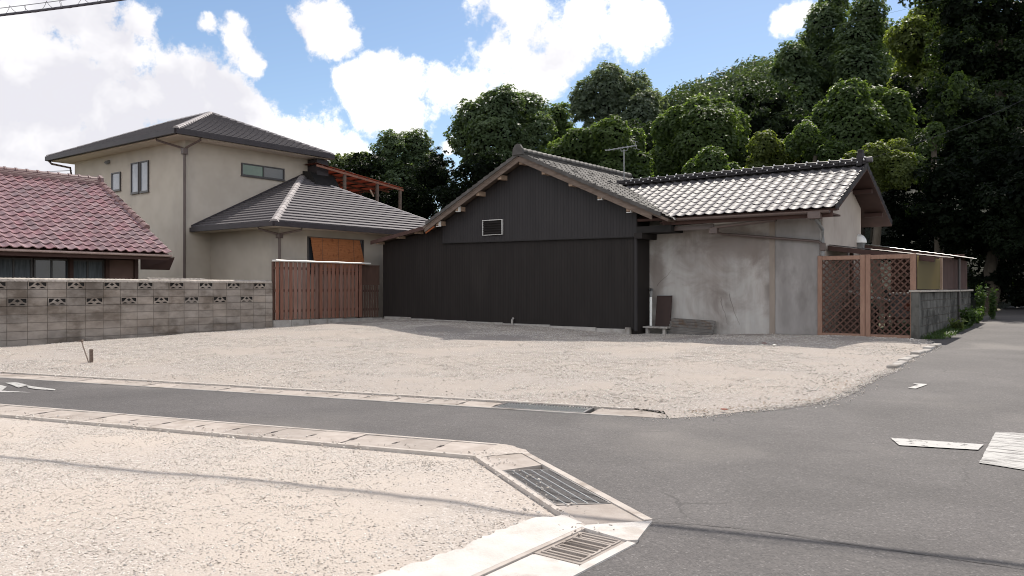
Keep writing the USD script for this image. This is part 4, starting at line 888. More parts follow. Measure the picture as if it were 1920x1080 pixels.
# ================================================================== THINGS AT THE FOOT OF THE STUCCO WALL
bd = thing('leaning_board', 'dark red brown board standing on a plank ledge by the black house corner', 'board', (-10.2, 20.4, .4))
part(bd, 'board', MB().hexa([(-10.36, 20.28, .44), (-9.92, 20.30, .44), (-9.92, 20.34, .44), (-10.36, 20.32, .44), (-10.36, 20.40, 1.28), (-9.92, 20.42, 1.28), (-9.92, 20.46, 1.28), (-10.36, 20.44, 1.28)]).mesh(), M['board'])
part(bd, 'top_edge', MB().box(-10.36, -9.92, 20.395, 20.465, 1.281, 1.30).mesh(), M['plastic_grey'])
lp = thing('plank_ledge', 'low grey plank ledge on stub legs under the dark leaning board', 'shelf', (-10.2, 20.2, .2))
part(lp, 'plank', boxm(-10.60, -9.86, 20.0, 20.40, .385, .435, .006), M['concrete_old'])
for x in (-10.5, -9.98): part(lp, 'leg', boxm(x - .035, x + .035, 20.05, 20.15, .0, .384), M['concrete_old'])
dp = thing('drain_pipe', 'short white vertical pipe beside the black house corner', 'pipe', (-10.52, 20.25, .4))
part(dp, 'pipe', MB().tube([(-10.46, 20.22, .44), (-10.46, 20.22, 1.25)], .035, 10).mesh(), M['plastic_white'], smooth=40)
part(dp, 'elbow', MB().tube([(-10.46, 20.22, 1.25), (-10.46, 20.25, 1.38), (-10.52, 20.4, 1.45), (-10.62, 20.5, 1.46)], .038, 10).mesh(), M['plastic_grey'], smooth=40)
cg = thing('corrugated_sheet', 'stack of rusty corrugated sheets leaning low against the stained mortar wall', 'metal sheet', (-9.3, 20.3, .2))
for s in range(2):
    n = 61; t = np.linspace(0, 1, n); hgt = .50; vs = []
    for (xa, oz) in ((-9.92 + .05 * s, 0), (-8.62 - .03 * s, -.05)):
        for q in range(n):
            z = .16 + oz + t[q] * hgt; y = 20.08 + .09 * s + t[q] * .30; w = .018 * math.sin(t[q] * math.pi * 2 * 6.5)
            vs.append((xa, y - w * .85, z + w * .5))
    vs = np.array(vs); f = []
    for q in range(n - 1): f += [[q, n + q, n + q + 1], [q, n + q + 1, q + 1]]
    f = np.array(f); b = vs + [0, .004, .003]
    part(cg, 'sheet', (np.vstack([vs, b]), np.vstack([f, f[:, ::-1] + len(vs)])), M['rust_sheet'], smooth=40)

# ================================================================== LATTICE GATE
lg_ = thing('lattice_gate', 'two panel wooden lattice gate with pale brown frame', 'gate', (-4.9, 20.5, .3))
for (xa, xb) in ((-5.985, -5.875), (-4.985, -4.875), (-4.865, -4.755), (-3.885, -3.765)):
    part(lg_, 'frame_post', boxm(xa, xb, 20.46, 20.54, .29, 2.305, .008), M['lattice_frame'])
for (xa, xb) in ((-5.873, -4.987), (-4.753, -3.887)):
    part(lg_, 'top_rail', boxm(xa, xb, 20.465, 20.535, 2.19, 2.29, .006), M['lattice_frame'])
    part(lg_, 'bottom_rail', boxm(xa, xb, 20.465, 20.535, .30, .395, .006), M['lattice_frame'])
    zone = sbox(xa, .397, xb, 2.188)
    for sgn, y in ((1, 20.497), (-1, 20.509)):
        k = -30
        while k < 40:
            x0 = xa + k * .158; ln = Polygon([(x0, .39), (x0 + .05, .39), (x0 + .05 + sgn * 1.81 * 1.0, 2.20), (x0 + sgn * 1.81 * 1.0, 2.20)]).buffer(0).intersection(zone)
            if not ln.is_empty and ln.area > .004: part(lg_, 'lattice_strip', ext_xz(ln, y - .005, y + .005), M['lattice'])
            k += 1
part(lg_, 'threshold', boxm(-5.1, -3.75, 20.35, 20.50, .16, .285, .01), M['concrete_old'])

# ================================================================== SHED BEHIND THE GATE
sd = thing('lean_to_shed', 'lean-to shed with rusty metal roof, yellow plastic side and dark boards', 'shed', (-4.8, 24, .4))
def corr(a, b, c, d, n_w, amp, th=.004):     # corrugated sheet, ripples running from edge ab to edge dc
    a, b, c, d = map(lambda q: np.array(q, float), (a, b, c, d)); n = n_w * 6 + 1; t = np.linspace(0, 1, n); nn = unit(np.cross(b - a, d - a))
    w = amp * np.sin(t * 2 * np.pi * n_w)
    e0 = a + np.outer(t, b - a) + np.outer(w, nn); e1 = d + np.outer(t, c - d) + np.outer(w, nn)
    v = np.vstack([e0, e1]); f = []
    for q in range(n - 1): f += [[q, q + 1, n + q + 1], [q, n + q + 1, n + q]]
    f = np.array(f); return np.vstack([v, v - nn * th]), np.vstack([f, f[:, ::-1] + len(v)])
part(sd, 'front_roof', corr((-5.86, 20.95, 2.59), (-5.86, 23.1, 2.62), (-3.36, 23.1, 2.27), (-3.36, 20.95, 2.235), 14, .012), M['rust_sheet'], smooth=40)
part(sd, 'front_fascia', verge(-5.86, 2.56, -3.45, 2.215, 20.90, 20.935, .01, .11), M['wood_red'])
part(sd, 'back_roof', corr((-6.1, 24.1, 2.80), (-6.1, 28.3, 2.84), (-3.5, 28.3, 2.40), (-3.5, 24.1, 2.36), 26, .012), pbr('pale_metal_roof', (.42, .41, .40), (.52, .51, .50), rough=.4, metallic=.4), smooth=40)
part(sd, 'back_fascia', verge(-6.0, 2.75, -3.56, 2.335, 24.06, 24.09, .01, .09), M['wood_red'])
part(sd, 'yellow_panel', corr((-3.77, 20.68, 1.47), (-3.77, 23.66, 1.47), (-3.77, 23.66, 2.26), (-3.77, 20.68, 2.26), 24, .008), M['poly_yellow'], smooth=40)
for k in range(9): part(sd, 'side_board', boxm(-3.80, -3.765, 23.78 + .51 * k, 23.78 + .51 * k + .502, 1.46, 2.33), M['wood_red'])
part(sd, 'post', boxm(-3.80, -3.72, 23.67, 23.76, .4, 2.30), M['timber_pale'])
part(sd, 'post', MB().tube([(-3.655, 26.0, .40), (-3.655, 26.0, 2.35)], .035, 8).mesh(), M['frame_dark'])
part(sd, 'post', boxm(-5.85, -5.76, 22.9, 22.99, .3, 2.56), M['timber'])
for k in range(10): part(sd, 'back_board', boxm(-5.9 + .21 * k, -5.9 + .21 * k + .203, 28.1, 28.13, .5, 2.55), M['wood_red'])
for z in (.9, 1.9): part(sd, 'brace', boxm(-5.85, -3.81, 28.05, 28.09, z - .05, z + .05), M['timber'])
pl = thing('white_plank', 'white plank lying slanted inside the shed, seen through the left lattice panel', 'plank', (-5.3, 22.6, 1.2))
part(pl, 'plank', MB().bar((-5.82, 22.62, 1.42), (-4.72, 22.66, 1.16), .14, .05).mesh(), M['plastic_white'])
for x, zt in ((-5.7, 1.33), (-4.85, 1.14)): part(pl, 'trestle', boxm(x - .03, x + .03, 22.56, 22.70, .3, zt), M['timber'])
tb = thing('storage_bench', 'grey bench with white top inside the shed, seen through the right lattice panel', 'bench', (-4.5, 22.6, .3))
part(tb, 'top', boxm(-4.75, -3.86, 22.40, 22.90, 1.33, 1.375, .006), M['plastic_white'])
part(tb, 'front', boxm(-4.72, -3.90, 22.45, 22.48, .75, 1.32), M['plastic_grey'])
for x in (-4.70, -3.95): part(tb, 'leg', boxm(x, x + .06, 22.46, 22.86, .3, 1.32), M['timber'])
part(tb, 'red_disc', MB().tube([(-4.28, 22.449, 1.03), (-4.28, 22.435, 1.03)], .13, 14).mesh(), M['red_rag'])
bx_ = thing('wooden_crate', 'brown wooden crate on the shed floor behind the left lattice panel', 'crate', (-5.4, 22, .3))
for k in range(5): part(bx_, 'crate_slat', boxm(-5.75, -4.95, 21.80, 21.825, .34 + .13 * k, .34 + .13 * k + .11), M['timber'])
part(bx_, 'crate_body', boxm(-5.74, -4.96, 21.83, 22.25, .33, .98), M['board'])

# ================================================================== CREAM TWO STOREY HOUSE
wh = thing('two_storey_house', 'cream rendered two storey house with charcoal slate hip roofs', 'house', (-27, 18, .4))
ZEV = 6.66                                     # soffit height
part(wh, 'wall', boxm(-34.0, -25.8, 15.24, 20.5, -.1, ZEV), M['render_white'])
part(wh, 'wall_annex', boxm(-25.9, -21.8, 16.2, 24.4, -.1, 3.50), M['render_white'])
def hip_courses(parent, corners, apex, n, th, mat, name='slate_course', trim=0.0):
    """a roof face laid in stepped courses. corners: eave ends A, B; apex: ridge points A', B' above them"""
    A, B = map(np.array, corners); P, Q = map(np.array, apex)
    nn = unit(np.cross(B - A, P - A)); nn = nn if nn[2] > 0 else -nn
    for k in range(n):
        t0, t1 = k / n, min(1, (k + 1.12) / n)
        a, b, c, d = lerp(A, P, t0), lerp(B, Q, t0), lerp(B, Q, t1), lerp(A, P, t1)
        top_ = [a + nn * th, b + nn * th, c + nn * .008, d + nn * .008]; bot = [a - nn * .004, b - nn * .004, c - nn * .01, d - nn * .01]
        if np.linalg.norm(c - d) < .03: c = d
        part(parent, name, MB().hexa([bot[0], bot[1], bot[2], bot[3], *top_]).mesh(), mat)
x0, x1, y0, y1, ze_, za = -34.75, -25.10, 14.50, 21.2, 6.84, 8.36
hx = 3.30
c00, c10, c11, c01 = (x0, y0, ze_), (x1, y0, ze_), (x1, y1, ze_), (x0, y1, ze_)
ra, rb = (x0 + hx, 17.85, za), (x1 - hx, 17.85, za)
hip_courses(wh, (c10, c11), (rb, rb), 17, .055, M['slate'])
hip_courses(wh, (c00, c10), (ra, rb), 17, .055, M['slate'])
hip_courses(wh, (c11, c01), (rb, ra), 8, .022, M['slate'])
hip_courses(wh, (c01, c00), (ra, ra), 8, .022, M['slate'])
def hip_caps(parent, a, b, n, w, h, mat, name='hip_cap'):
    a, b = np.array(a, float), np.array(b, float)
    for k in range(n):
        p, q = lerp(a, b, k / n), lerp(a, b, (k + .985) / n)
        t = unit(b - a); s = unit(np.cross(t, [0, 0, 1])); u = np.cross(s, t)
        pr = [(-w, -.035), (-w * .55, h * .8), (0, h), (w * .55, h * .8), (w, -.035)]
        v = [p + s * i + u * (j + .006) for i, j in pr] + [q + s * i * .96 + u * (j - .004) for i, j in pr]
        f = []
        for e in range(4): f += [[e, e + 1, 6 + e], [e, 6 + e, 5 + e]]
        f += [[0, 2, 1], [0, 3, 2], [0, 4, 3]]
        part(parent, name, (np.array(v), np.array(f)), mat)
for a, b, n_ in ((c10, rb, 15), (c11, rb, 15), (c00, ra, 8), (ra, rb, 9)): hip_caps(wh, a, b, n_, .13, .07, M['slate_hip'])
part(wh, 'soffit', boxm(x0 + .12, x1 - .12, y0 + .12, y1 - .12, ZEV - .02, ZEV + .02), M['soffit'])
def eave_run(parent, pts, h0, h1, d):
    for a, b in zip(pts[:-1], pts[1:]):
        part(parent, 'gutter', MB().bar((*a, (h0 + h1) / 2), (*b, (h0 + h1) / 2), d, h1 - h0).mesh(), M['fascia'])
eave_run(wh, [(x0 - .02, y0 - .02), (x1 + .02, y0 - .02), (x1 + .02, y1 + .02), (x0, y1), (x0, y0)], 6.665, 6.84, .13)
# lower hip roof
lx1, ly0, ly1, lze = -21.12, 15.48, 25.0, 3.60
ap = (-25.79, 20.22, 5.92); lA, lB, lC, lD = (-25.79, ly0, lze), (lx1, ly0, lze), (lx1, ly1, lze), (-25.79, ly1, lze)
hip_courses(wh, (lA, lB), (ap, ap), 20, .058, M['slate']); hip_courses(wh, (lB, lC), (ap, ap), 20, .058, M['slate']); hip_courses(wh, (lC, lD), (ap, ap), 8, .026, M['slate'])
hip_caps(wh, lB, ap, 18, .15, .075, M['slate_hip']); hip_caps(wh, lC, ap, 14, .13, .07, M['slate_hip'])
part(wh, 'soffit', boxm(-25.78, lx1 - .1, ly0 + .1, ly1 - .1, 3.46, 3.50), M['soffit'])
eave_run(wh, [(-25.79, ly0 - .02), (lx1 + .02, ly0 - .02), (lx1 + .02, ly1)], 3.455, 3.60, .12)
part(wh, 'flashing', MB().bar((-25.76, ly0, lze + .05), (-25.76, ap[1], ap[2] + .05), .06, .10).mesh(), M['fascia'])
part(wh, 'roof_junction', boxm(-26.2, -25.25, 20.52, 21.1, 5.6, 6.60), M['fascia'])
part(wh, 'roof_junction', MB().hexa([(-26.3, 20.25, 5.85), (-24.9, 20.25, 5.5), (-24.9, 21.4, 5.5), (-26.3, 21.4, 5.85), (-26.3, 20.25, 6.25), (-25.3, 20.25, 6.05), (-25.3, 21.4, 6.05), (-26.3, 21.4, 6.25)]).mesh(), M['black'])
# windows
def window(parent, axis, at, a0, a1, z0, z1, panes, mats, fw=.045):
    """axis 'y': on a wall facing -Y at y=at, spans x; axis 'x': on a wall facing +X at x=at, spans y"""
    B = (lambda p0, p1, q0, q1, d0, d1: boxm(p0, p1, at - d1, at - d0, q0, q1)) if axis == 'y' else (lambda p0, p1, q0, q1, d0, d1: boxm(at + d0, at + d1, p0, p1, q0, q1))
    mb = MB()
    for (p0, p1, q0, q1) in ((a0, a1, z0, z0 + fw), (a0, a1, z1 - fw, z1), (a0, a0 + fw, z0 + fw, z1 - fw), (a1 - fw, a1, z0 + fw, z1 - fw)): mb.add(*B(p0, p1, q0, q1, .0, .05))
    w = part(parent, 'window', mb.mesh(), M['frame_dark'])
    n = len(mats)
    for k in range(n):
        p0, p1 = a0 + fw + (a1 - a0 - 2 * fw) * k / n, a0 + fw + (a1 - a0 - 2 * fw) * (k + 1) / n
        part(w, 'pane', B(p0, p1, z0 + fw, z1 - fw, .004, .016), mats[k])
        if k: part(w, 'mullion', B(p0 - .02, p0 + .02, z0 + fw, z1 - fw, .017, .045), M['frame_dark'])
    part(w, 'sill', B(a0 - .02, a1 + .02, z0 - .03, z0, .0, .065), M['frame_dark'])
window(wh, 'y', 15.238, -30.90, -30.22, 5.22, 5.92, 1, [M['glass_grey']])
window(wh, 'y', 15.238, -29.42, -28.86, 5.02, 6.16, 1, [M['glass_grey']])
window(wh, 'y', 15.238, -28.76, -28.18, 5.02, 6.16, 1, [M['glass_grey']])
window(wh, 'x', -25.798, 17.46, 19.36, 5.66, 6.12, 2, [M['glass_green'], M['glass_dark']])
window(wh, 'x', -21.798, 17.30, 19.80, 2.0, 3.24, 3, [M['glass_dark']] * 3)
part(wh, 'vent_hood', MB().tube([(-31.13, 15.25, 6.38), (-31.13, 15.14, 6.36), (-31.13, 15.10, 6.30)], .07, 10).mesh(), M['plastic_grey'], smooth=40)
# downpipes
cxp, cyp = -25.74, 15.18
part(wh, 'downpipe', MB().tube([(cxp, cyp, 6.22), (cxp, cyp, .1)], .045, 10).mesh(), M['pipe'], smooth=40)
part(wh, 'downpipe_box', boxm(cxp - .09, cxp + .09, cyp - .09, cyp + .09, 6.12, 6.34, .015), M['pipe'])
part(wh, 'downpipe_branch', MB().tube([(-26.45, 14.55, 6.70), (-26.45, 14.57, 6.60), (cxp - .05, cyp - .05, 6.34)], .038, 8).mesh(), M['pipe'], smooth=40)
part(wh, 'downpipe_branch', MB().tube([(-25.15, 15.45, 6.70), (-25.17, 15.45, 6.60), (cxp + .05, cyp + .02, 6.34)], .038, 8).mesh(), M['pipe'], smooth=40)
cx2, cy2 = -21.74, 16.14
part(wh, 'downpipe', MB().tube([(cx2, cy2, 3.20), (cx2, cy2, .2)], .042, 10).mesh(), M['pipe'], smooth=40)
part(wh, 'downpipe_box', boxm(cx2 - .09, cx2 + .09, cy2 - .09, cy2 + .09, 3.12, 3.28, .015), M['pipe'])
part(wh, 'downpipe_branch', MB().tube([(-22.0, 15.52, 3.47), (-22.0, 15.54, 3.40), (cx2 - .04, cy2 - .05, 3.26)], .036, 8).mesh(), M['pipe'], smooth=40)
part(wh, 'downpipe_branch', MB().tube([(-21.2, 16.62, 3.47), (-21.2, 16.62, 3.40), (cx2 + .05, cy2 + .03, 3.26)], .036, 8).mesh(), M['pipe'], smooth=40)
part(wh, 'downpipe', MB().tube([(-34.68, 14.52, 6.68), (-34.6, 14.6, 6.55), (-34.08, 15.1, 6.40), (-34.06, 15.16, 5.9), (-34.06, 15.16, .2)], .042, 8).mesh(), M['pipe'], smooth=40)

bl = thing('reed_blind', 'orange reed blind hanging over the ground floor window of the cream house', 'blind', (-21.7, 18.4, 2.2))
v = []; 
for k in range(15):
    z = 3.20 - .075 * k; s = .018 * k
    part(bl, 'reed_band', MB().hexa([(-21.66 + .004 * k, 17.34 + .010 * k, z - .073), (-21.66 + .004 * k, 19.52 + s, z - .073), (-21.64 + .004 * k, 19.52 + s, z - .073), (-21.64 + .004 * k, 17.34 + .010 * k, z - .073),
         (-21.66 + .004 * k, 17.34 + .010 * k, z), (-21.66 + .004 * k, 19.50 + s, z), (-21.64 + .004 * k, 19.50 + s, z), (-21.64 + .004 * k, 17.34 + .010 * k, z)]).mesh(), M['bamboo'])
part(bl, 'head_bar', MB().bar((-21.65, 17.30, 3.215), (-21.65, 19.55, 3.215), .03, .03).mesh(), M['timber'])
for y in (17.8, 18.5, 19.2): part(bl, 'cord', MB().tube([(-21.635, y, 3.22), (-21.575, y, 2.12)], .006, 5).mesh(), M['timber'])

M['terrace_wood'] = pbr('terrace_rafter_wood', (.16, .07, .045), (.22, .10, .07), rough=.7)
pg = thing('terrace_roof', 'red brown translucent corrugated terrace roof on posts behind the cream house', 'roof', (-24, 22.5, 5))
A_, B_, C_, D_ = (-28.6, 20.3, 6.41), (-25.0, 20.3, 6.41), (-25.0, 25.05, 5.89), (-28.6, 25.05, 5.89)
part(pg, 'translucent_sheet', corr(A_, B_, C_, D_, 26, .014), M['poly_red'], smooth=40)
for k in range(8):
    t = (k + .5) / 8; a, b = lerp(A_, D_, t), lerp(B_, C_, t); part(pg, 'purlin', MB().bar(a - [0, 0, .05], b - [0, 0, .05], .05, .05).mesh(), M['wood_red'])
for k in range(5):
    t = k / 4; a, b = lerp(A_, B_, t), lerp(D_, C_, t); part(pg, 'rafter', MB().bar(a - [0, 0, .115], b - [0, 0, .115], .05, .08).mesh(), M['terrace_wood'])
for (x, y, zb) in ((-25.04, 21.75, 5.1), (-25.04, 23.55, 4.6), (-28.5, 21.75, .5), (-28.5, 24.8, .5), (-25.04, 24.9, 4.0)):
    part(pg, 'post', boxm(x - .05, x + .05, y - .05, y + .05, zb, 6.37 - (y - 20.7) * .1103 - .15), M['timber'])
part(pg, 'brace', MB().bar((-25.0, 23.1, 5.62), (-25.0, 23.3, 5.35), .04, .05).mesh(), M['timber_pale'])

# ================================================================== RED TILE HOUSE
rh = thing('red_roof_house', 'single storey house with red brown tile roof behind the long block wall', 'house', (-25, 9, .2))
RYX, RYZ, EX, EZ = -26.0, 4.84, -21.75, 2.50
vr = unit([EX - RYX, 0, EZ - RYZ]); nr = unit([RYZ - EZ, 0, EX - RYX]); SLr = math.hypot(EX - RYX, EZ - RYZ)
vr2 = vr * [-1, 1, 1]; nr2 = nr * [-1, 1, 1]
YN, YF2 = 3.2, 12.42
part(rh, 'roof_deck', slab([(RYX, YN, RYZ - .04), (EX - .05, YN, EZ - .02), (EX - .05, YF2 - .05, EZ - .02), (RYX, YF2 - .05, RYZ - .04)], .07, nr), M['wood_red'])
part(rh, 'roof_deck', slab([(RYX, YN, RYZ - .04), (2 * RYX - EX, YN, EZ), (2 * RYX - EX, YF2 - .05, EZ), (RYX, YF2 - .05, RYZ - .04)], .07, nr2), M['tile_red_dark'])
NRr = 18; LR = SLr / NRr; WR = .262; rng = np.random.default_rng(61)
rest = MB(); cand = []
for r in range(NRr):
    for c in range(35):
        y = YF2 - WR * (c + 1); o = np.array([RYX, y, RYZ]) + vr * LR * r
        xc, zc_ = o[0] * CA + o[1] * SA, -o[0] * SA + o[1] * CA
        me = tile(o + np.array([0, WR, 0]) + nr * rng.uniform(-.004, .004), (0, -1, 0), vr, nr, WR, LR, .05, .032, lip=.026, shape='wave', samples=8)
        cand.append((xc / zc_ > -.635, me, r))
shown = [c for c in cand if c[0]]
shown_big = sorted(range(len(shown)), key=lambda i: -shown[i][2])[:300]
big = set(shown_big)
for i, c in enumerate(shown):
    if i in big: part(rh, 'roof_tile', c[1], M['tile_red'], smooth=40)
    else: rest.add(*c[1])
for c in cand:
    if not c[0]: rest.add(*c[1])
part(rh, 'more_roof_tiles', rest.mesh(), M['tile_red'], smooth=40, kind='stuff')
for k in range(26):                            # ridge caps
    y = YF2 - .02 - .30 * (k + 1); prof = lambda y_, r: np.stack([RYX + r * np.cos(an), np.full(9, y_), RYZ + .10 + r * np.sin(an)], 1)
    v = np.vstack([prof(y, .10), prof(y + .24, .105), prof(y + .245, .125), prof(y + .295, .125), prof(y + .295, .09)]); f = []
    for s in range(4):
        for q in range(8): a = s * 9 + q; f += [[a, a + 10, a + 1], [a, a + 9, a + 10]]
    part(rh, 'ridge_cap_tile', (v, np.array(f)), M['tile_red_dark'], smooth=40)
part(rh, 'ridge_course', boxm(RYX - .17, RYX + .17, YN, YF2 - .02, RYZ - .05, RYZ + .05, .008), M['tile_red_dark'])
part(rh, 'ridge_course', boxm(RYX - .14, RYX + .14, YN, YF2 - .01, RYZ + .053, RYZ + .10, .008), M['tile_red_dark'])
part(rh, 'ridge_end_tile', MB().add(*ext_xz(Polygon([(RYX - .2, RYZ - .04), (RYX + .2, RYZ - .04), (RYX + .16, RYZ + .17), (RYX, RYZ + .27), (RYX - .16, RYZ + .17)]), YF2 - .04, YF2 + .05)).mesh(), M['tile_red_dark'])
for r in range(11):                            # rolled verge tiles on the upper part only
    o = np.array([RYX, YF2, RYZ]) + vr * (LR * 1.1) * r; b = o + vr * LR * 1.2
    part(rh, 'verge_tile', MB().add(*tubem([o + nr * .03, b + nr * .055], [.085, .095], 8)).mesh(), M['tile_red_dark'], smooth=40)
    part(rh, 'verge_drop', MB().hexa([o - nr * .05, o - nr * .05 + [0, .09, 0], b - nr * .09 + [0, .09, 0], b - nr * .09, o + nr * .02, o + nr * .02 + [0, .09, 0], b + nr * .05 + [0, .09, 0], b + nr * .05]).mesh(), M['tile_red_dark'])
part(rh, 'wall', boxm(-29.6, -22.75, YN + .3, 11.9, -.1, 2.55), M['wood_red'])
part(rh, 'gable_wall', MB().add(*ext_xz(Polygon([(-29.4, 2.5), (-22.6, 2.5), (-22.6, 2.72), (RYX, 4.62), (-29.4, 2.72)]), 11.7, 11.9)).mesh(), M['render_white'])
part(rh, 'gutter', half_gutter((EX + .03, YN, EZ - .03), (EX + .03, YF2 - .02, EZ - .05), .06), pbr('pinkish_gutter', (.36, .27, .25), (.42, .33, .31), rough=.5), smooth=40)
part(rh, 'fascia', boxm(EX - .08, EX - .04, YN, YF2 - .06, EZ - .20, EZ - .05), M['wood_red'])
for k in range(6):                             # window bays under the eave
    a0 = 6.35 + .93 * k
    if k == 5: break
    mats_ = [M['curtain'], M['glass_dark'], M['curtain'], M['glass_dark'], M['curtain']][k]
    window(rh, 'x', -22.748, a0, a0 + .90, .6, 2.28, 2, [mats_, mats_])
for y in (6.30, 8.18, 10.05, 11.02, 11.85): part(rh, 'post', boxm(-22.74, -22.60, y - .05, y + .05, .1, 2.5), M['wood_red'])
part(rh, 'wall_panel', boxm(-22.745, -22.70, 11.08, 11.80, .2, 2.30), pbr('brown_panel', (.12, .068, .056), (.145, .085, .07), rough=.6))
part(rh, 'rear_eave', boxm(-24.6, -23.15, 12.3, 13.2, 2.40, 2.46), M['wood_red'])
part(rh, 'rear_eave_fascia', MB().hexa([(-23.2, 12.3, 2.05), (-23.12, 13.15, 2.05), (-23.17, 13.15, 2.05), (-23.25, 12.3, 2.05), (-23.2, 12.3, 2.40), (-23.0, 13.25, 2.44), (-23.1, 13.25, 2.44), (-23.25, 12.3, 2.40)]).mesh(), M['wood_red'])

# ================================================================== SMALL THINGS
st = thing('boundary_stake', 'short rusty stake with a thin bent rod leaning out, left in the gravel', 'stake', (-15.68, 7.32, .05))
part(st, 'stake', boxm(-15.70, -15.645, 7.30, 7.355, .0, .33, .006), M['rod'])
part(st, 'rod', MB().tube([(-15.70, 7.30, .05), (-15.78, 7.30, .16), (-16.0, 7.33, .36), (-16.12, 7.36, .45)], .012, 6).mesh(), M['rod'])
part(st, 'rod_end', MB().tube([(-16.12, 7.36, .45), (-16.17, 7.40, .475), (-16.19, 7.33, .465)], .02, 6).mesh(), M['rod'])
part(st, 'ground_rod', MB().tube([(-15.68, 7.29, .05), (-15.95, 7.15, .055)], .012, 6).mesh(), M['rod'])

def scrap(name, label, cat, x, y, r, m, seed):
    rg = np.random.default_rng(seed); n = 9; a = np.sort(rg.uniform(0, 2 * np.pi, n)); rr = r * rg.uniform(.5, 1.2, n)
    z0 = float(lot_z(np.array([x]), np.array([y]))[0]) + .03
    v = [(x, y, z0 + r * .35)] + [(x + rr[i] * math.cos(a[i]), y + .8 * rr[i] * math.sin(a[i]), z0 + rg.uniform(0, r * .3)) for i in range(n)]
    f = [[0, 1 + i, 1 + (i + 1) % n] for i in range(n)]; v = np.array(v); 
    top(name, (np.vstack([v, v - [0, 0, .006]]), np.vstack([f, np.array(f)[:, ::-1] + n + 1])), m, label, cat)
scrap('paper_scrap', 'crumpled white paper scrap on the gravel below the mortar wall', 'litter', -6.02, 16.72, .07, M['plastic_white'], 1)
scrap('paper_scrap', 'flat white paper scrap lying just right of the crumpled one on the gravel', 'litter', -5.86, 16.95, .06, M['plastic_white'], 2)
scrap('red_scrap', 'small red plastic scrap at the shadow edge on the gravel', 'litter', -6.2, 17.35, .06, M['red_rag'], 3)
scrap('red_scrap', 'reddish dead leaf clump at the front right edge of the gravel lot', 'litter', -3.72, 9.05, .045, M['red_rag'], 4)

# overhead cable with its hanger wire and spiral
ck = np.array([(-42, -2.2, 7.6), (-16.2, 5.86, 6.42), (-13.4, 6.68, 6.33), (-9.17, 7.95, 6.30), (-5.6, 9.08, 6.30), (-1.68, 10.26, 6.36), (22, 17.4, 7.4)])
tt = np.linspace(ck[0, 0], ck[-1, 0], 160); cc = np.stack([tt, CubicSpline(ck[:, 0], ck[:, 1])(tt), CubicSpline(ck[:, 0], ck[:, 2])(tt)], 1)
cb = thing('overhead_cable', 'thick overhead cable with spiral hanger crossing the top left sky', 'cable', (-16.2, 5.86, 6.4))
part(cb, 'cable', MB().tube(cc, .025, 8).mesh(), M['cable'], smooth=40)
part(cb, 'messenger_wire', MB().tube(cc + [0, 0, .125], .006, 5).mesh(), M['cable'])
seg = np.linspace(-30, 0, 1500); ph = seg * 2 * np.pi / .42 + .3 * np.sin(seg * 3)
hx_ = np.stack([seg + .10 * np.sin(ph * .5), CubicSpline(ck[:, 0], ck[:, 1])(seg) + .055 * np.cos(ph), CubicSpline(ck[:, 0], ck[:, 2])(seg) + .062 + .075 * np.sin(ph)], 1)
part(cb, 'spiral_hanger', MB().tube(hx_, .004, 4).mesh(), M['cable'])
def wire(label, pts, r=.008):
    pts = np.array(pts, float); t = np.linspace(0, 1, len(pts)); s = np.linspace(0, 1, 30)
    top('utility_wire', MB().tube(np.stack([np.interp(s, t, pts[:, i]) for i in range(3)], 1) - np.array([0, 0, 1]) * (.25 * np.sin(s * np.pi))[:, None], r, 5).mesh(), M['cable'], label, 'wire')
wire('thin service wire reaching the left corner of the cream house', [(-33.95, 15.1, 6.28), (-52, 14.3, 8.2)], .012)
wire('thin wire crossing the dark trees above the silver roof', [(-5.45, 22.7, 4.9), (-.3, 30.5, 8.6)], .0035)
wire('upper thin wire crossing the dark trees at the top right', [(-9.5, 33, 11.9), (.4, 32, 12.6)], .0035)

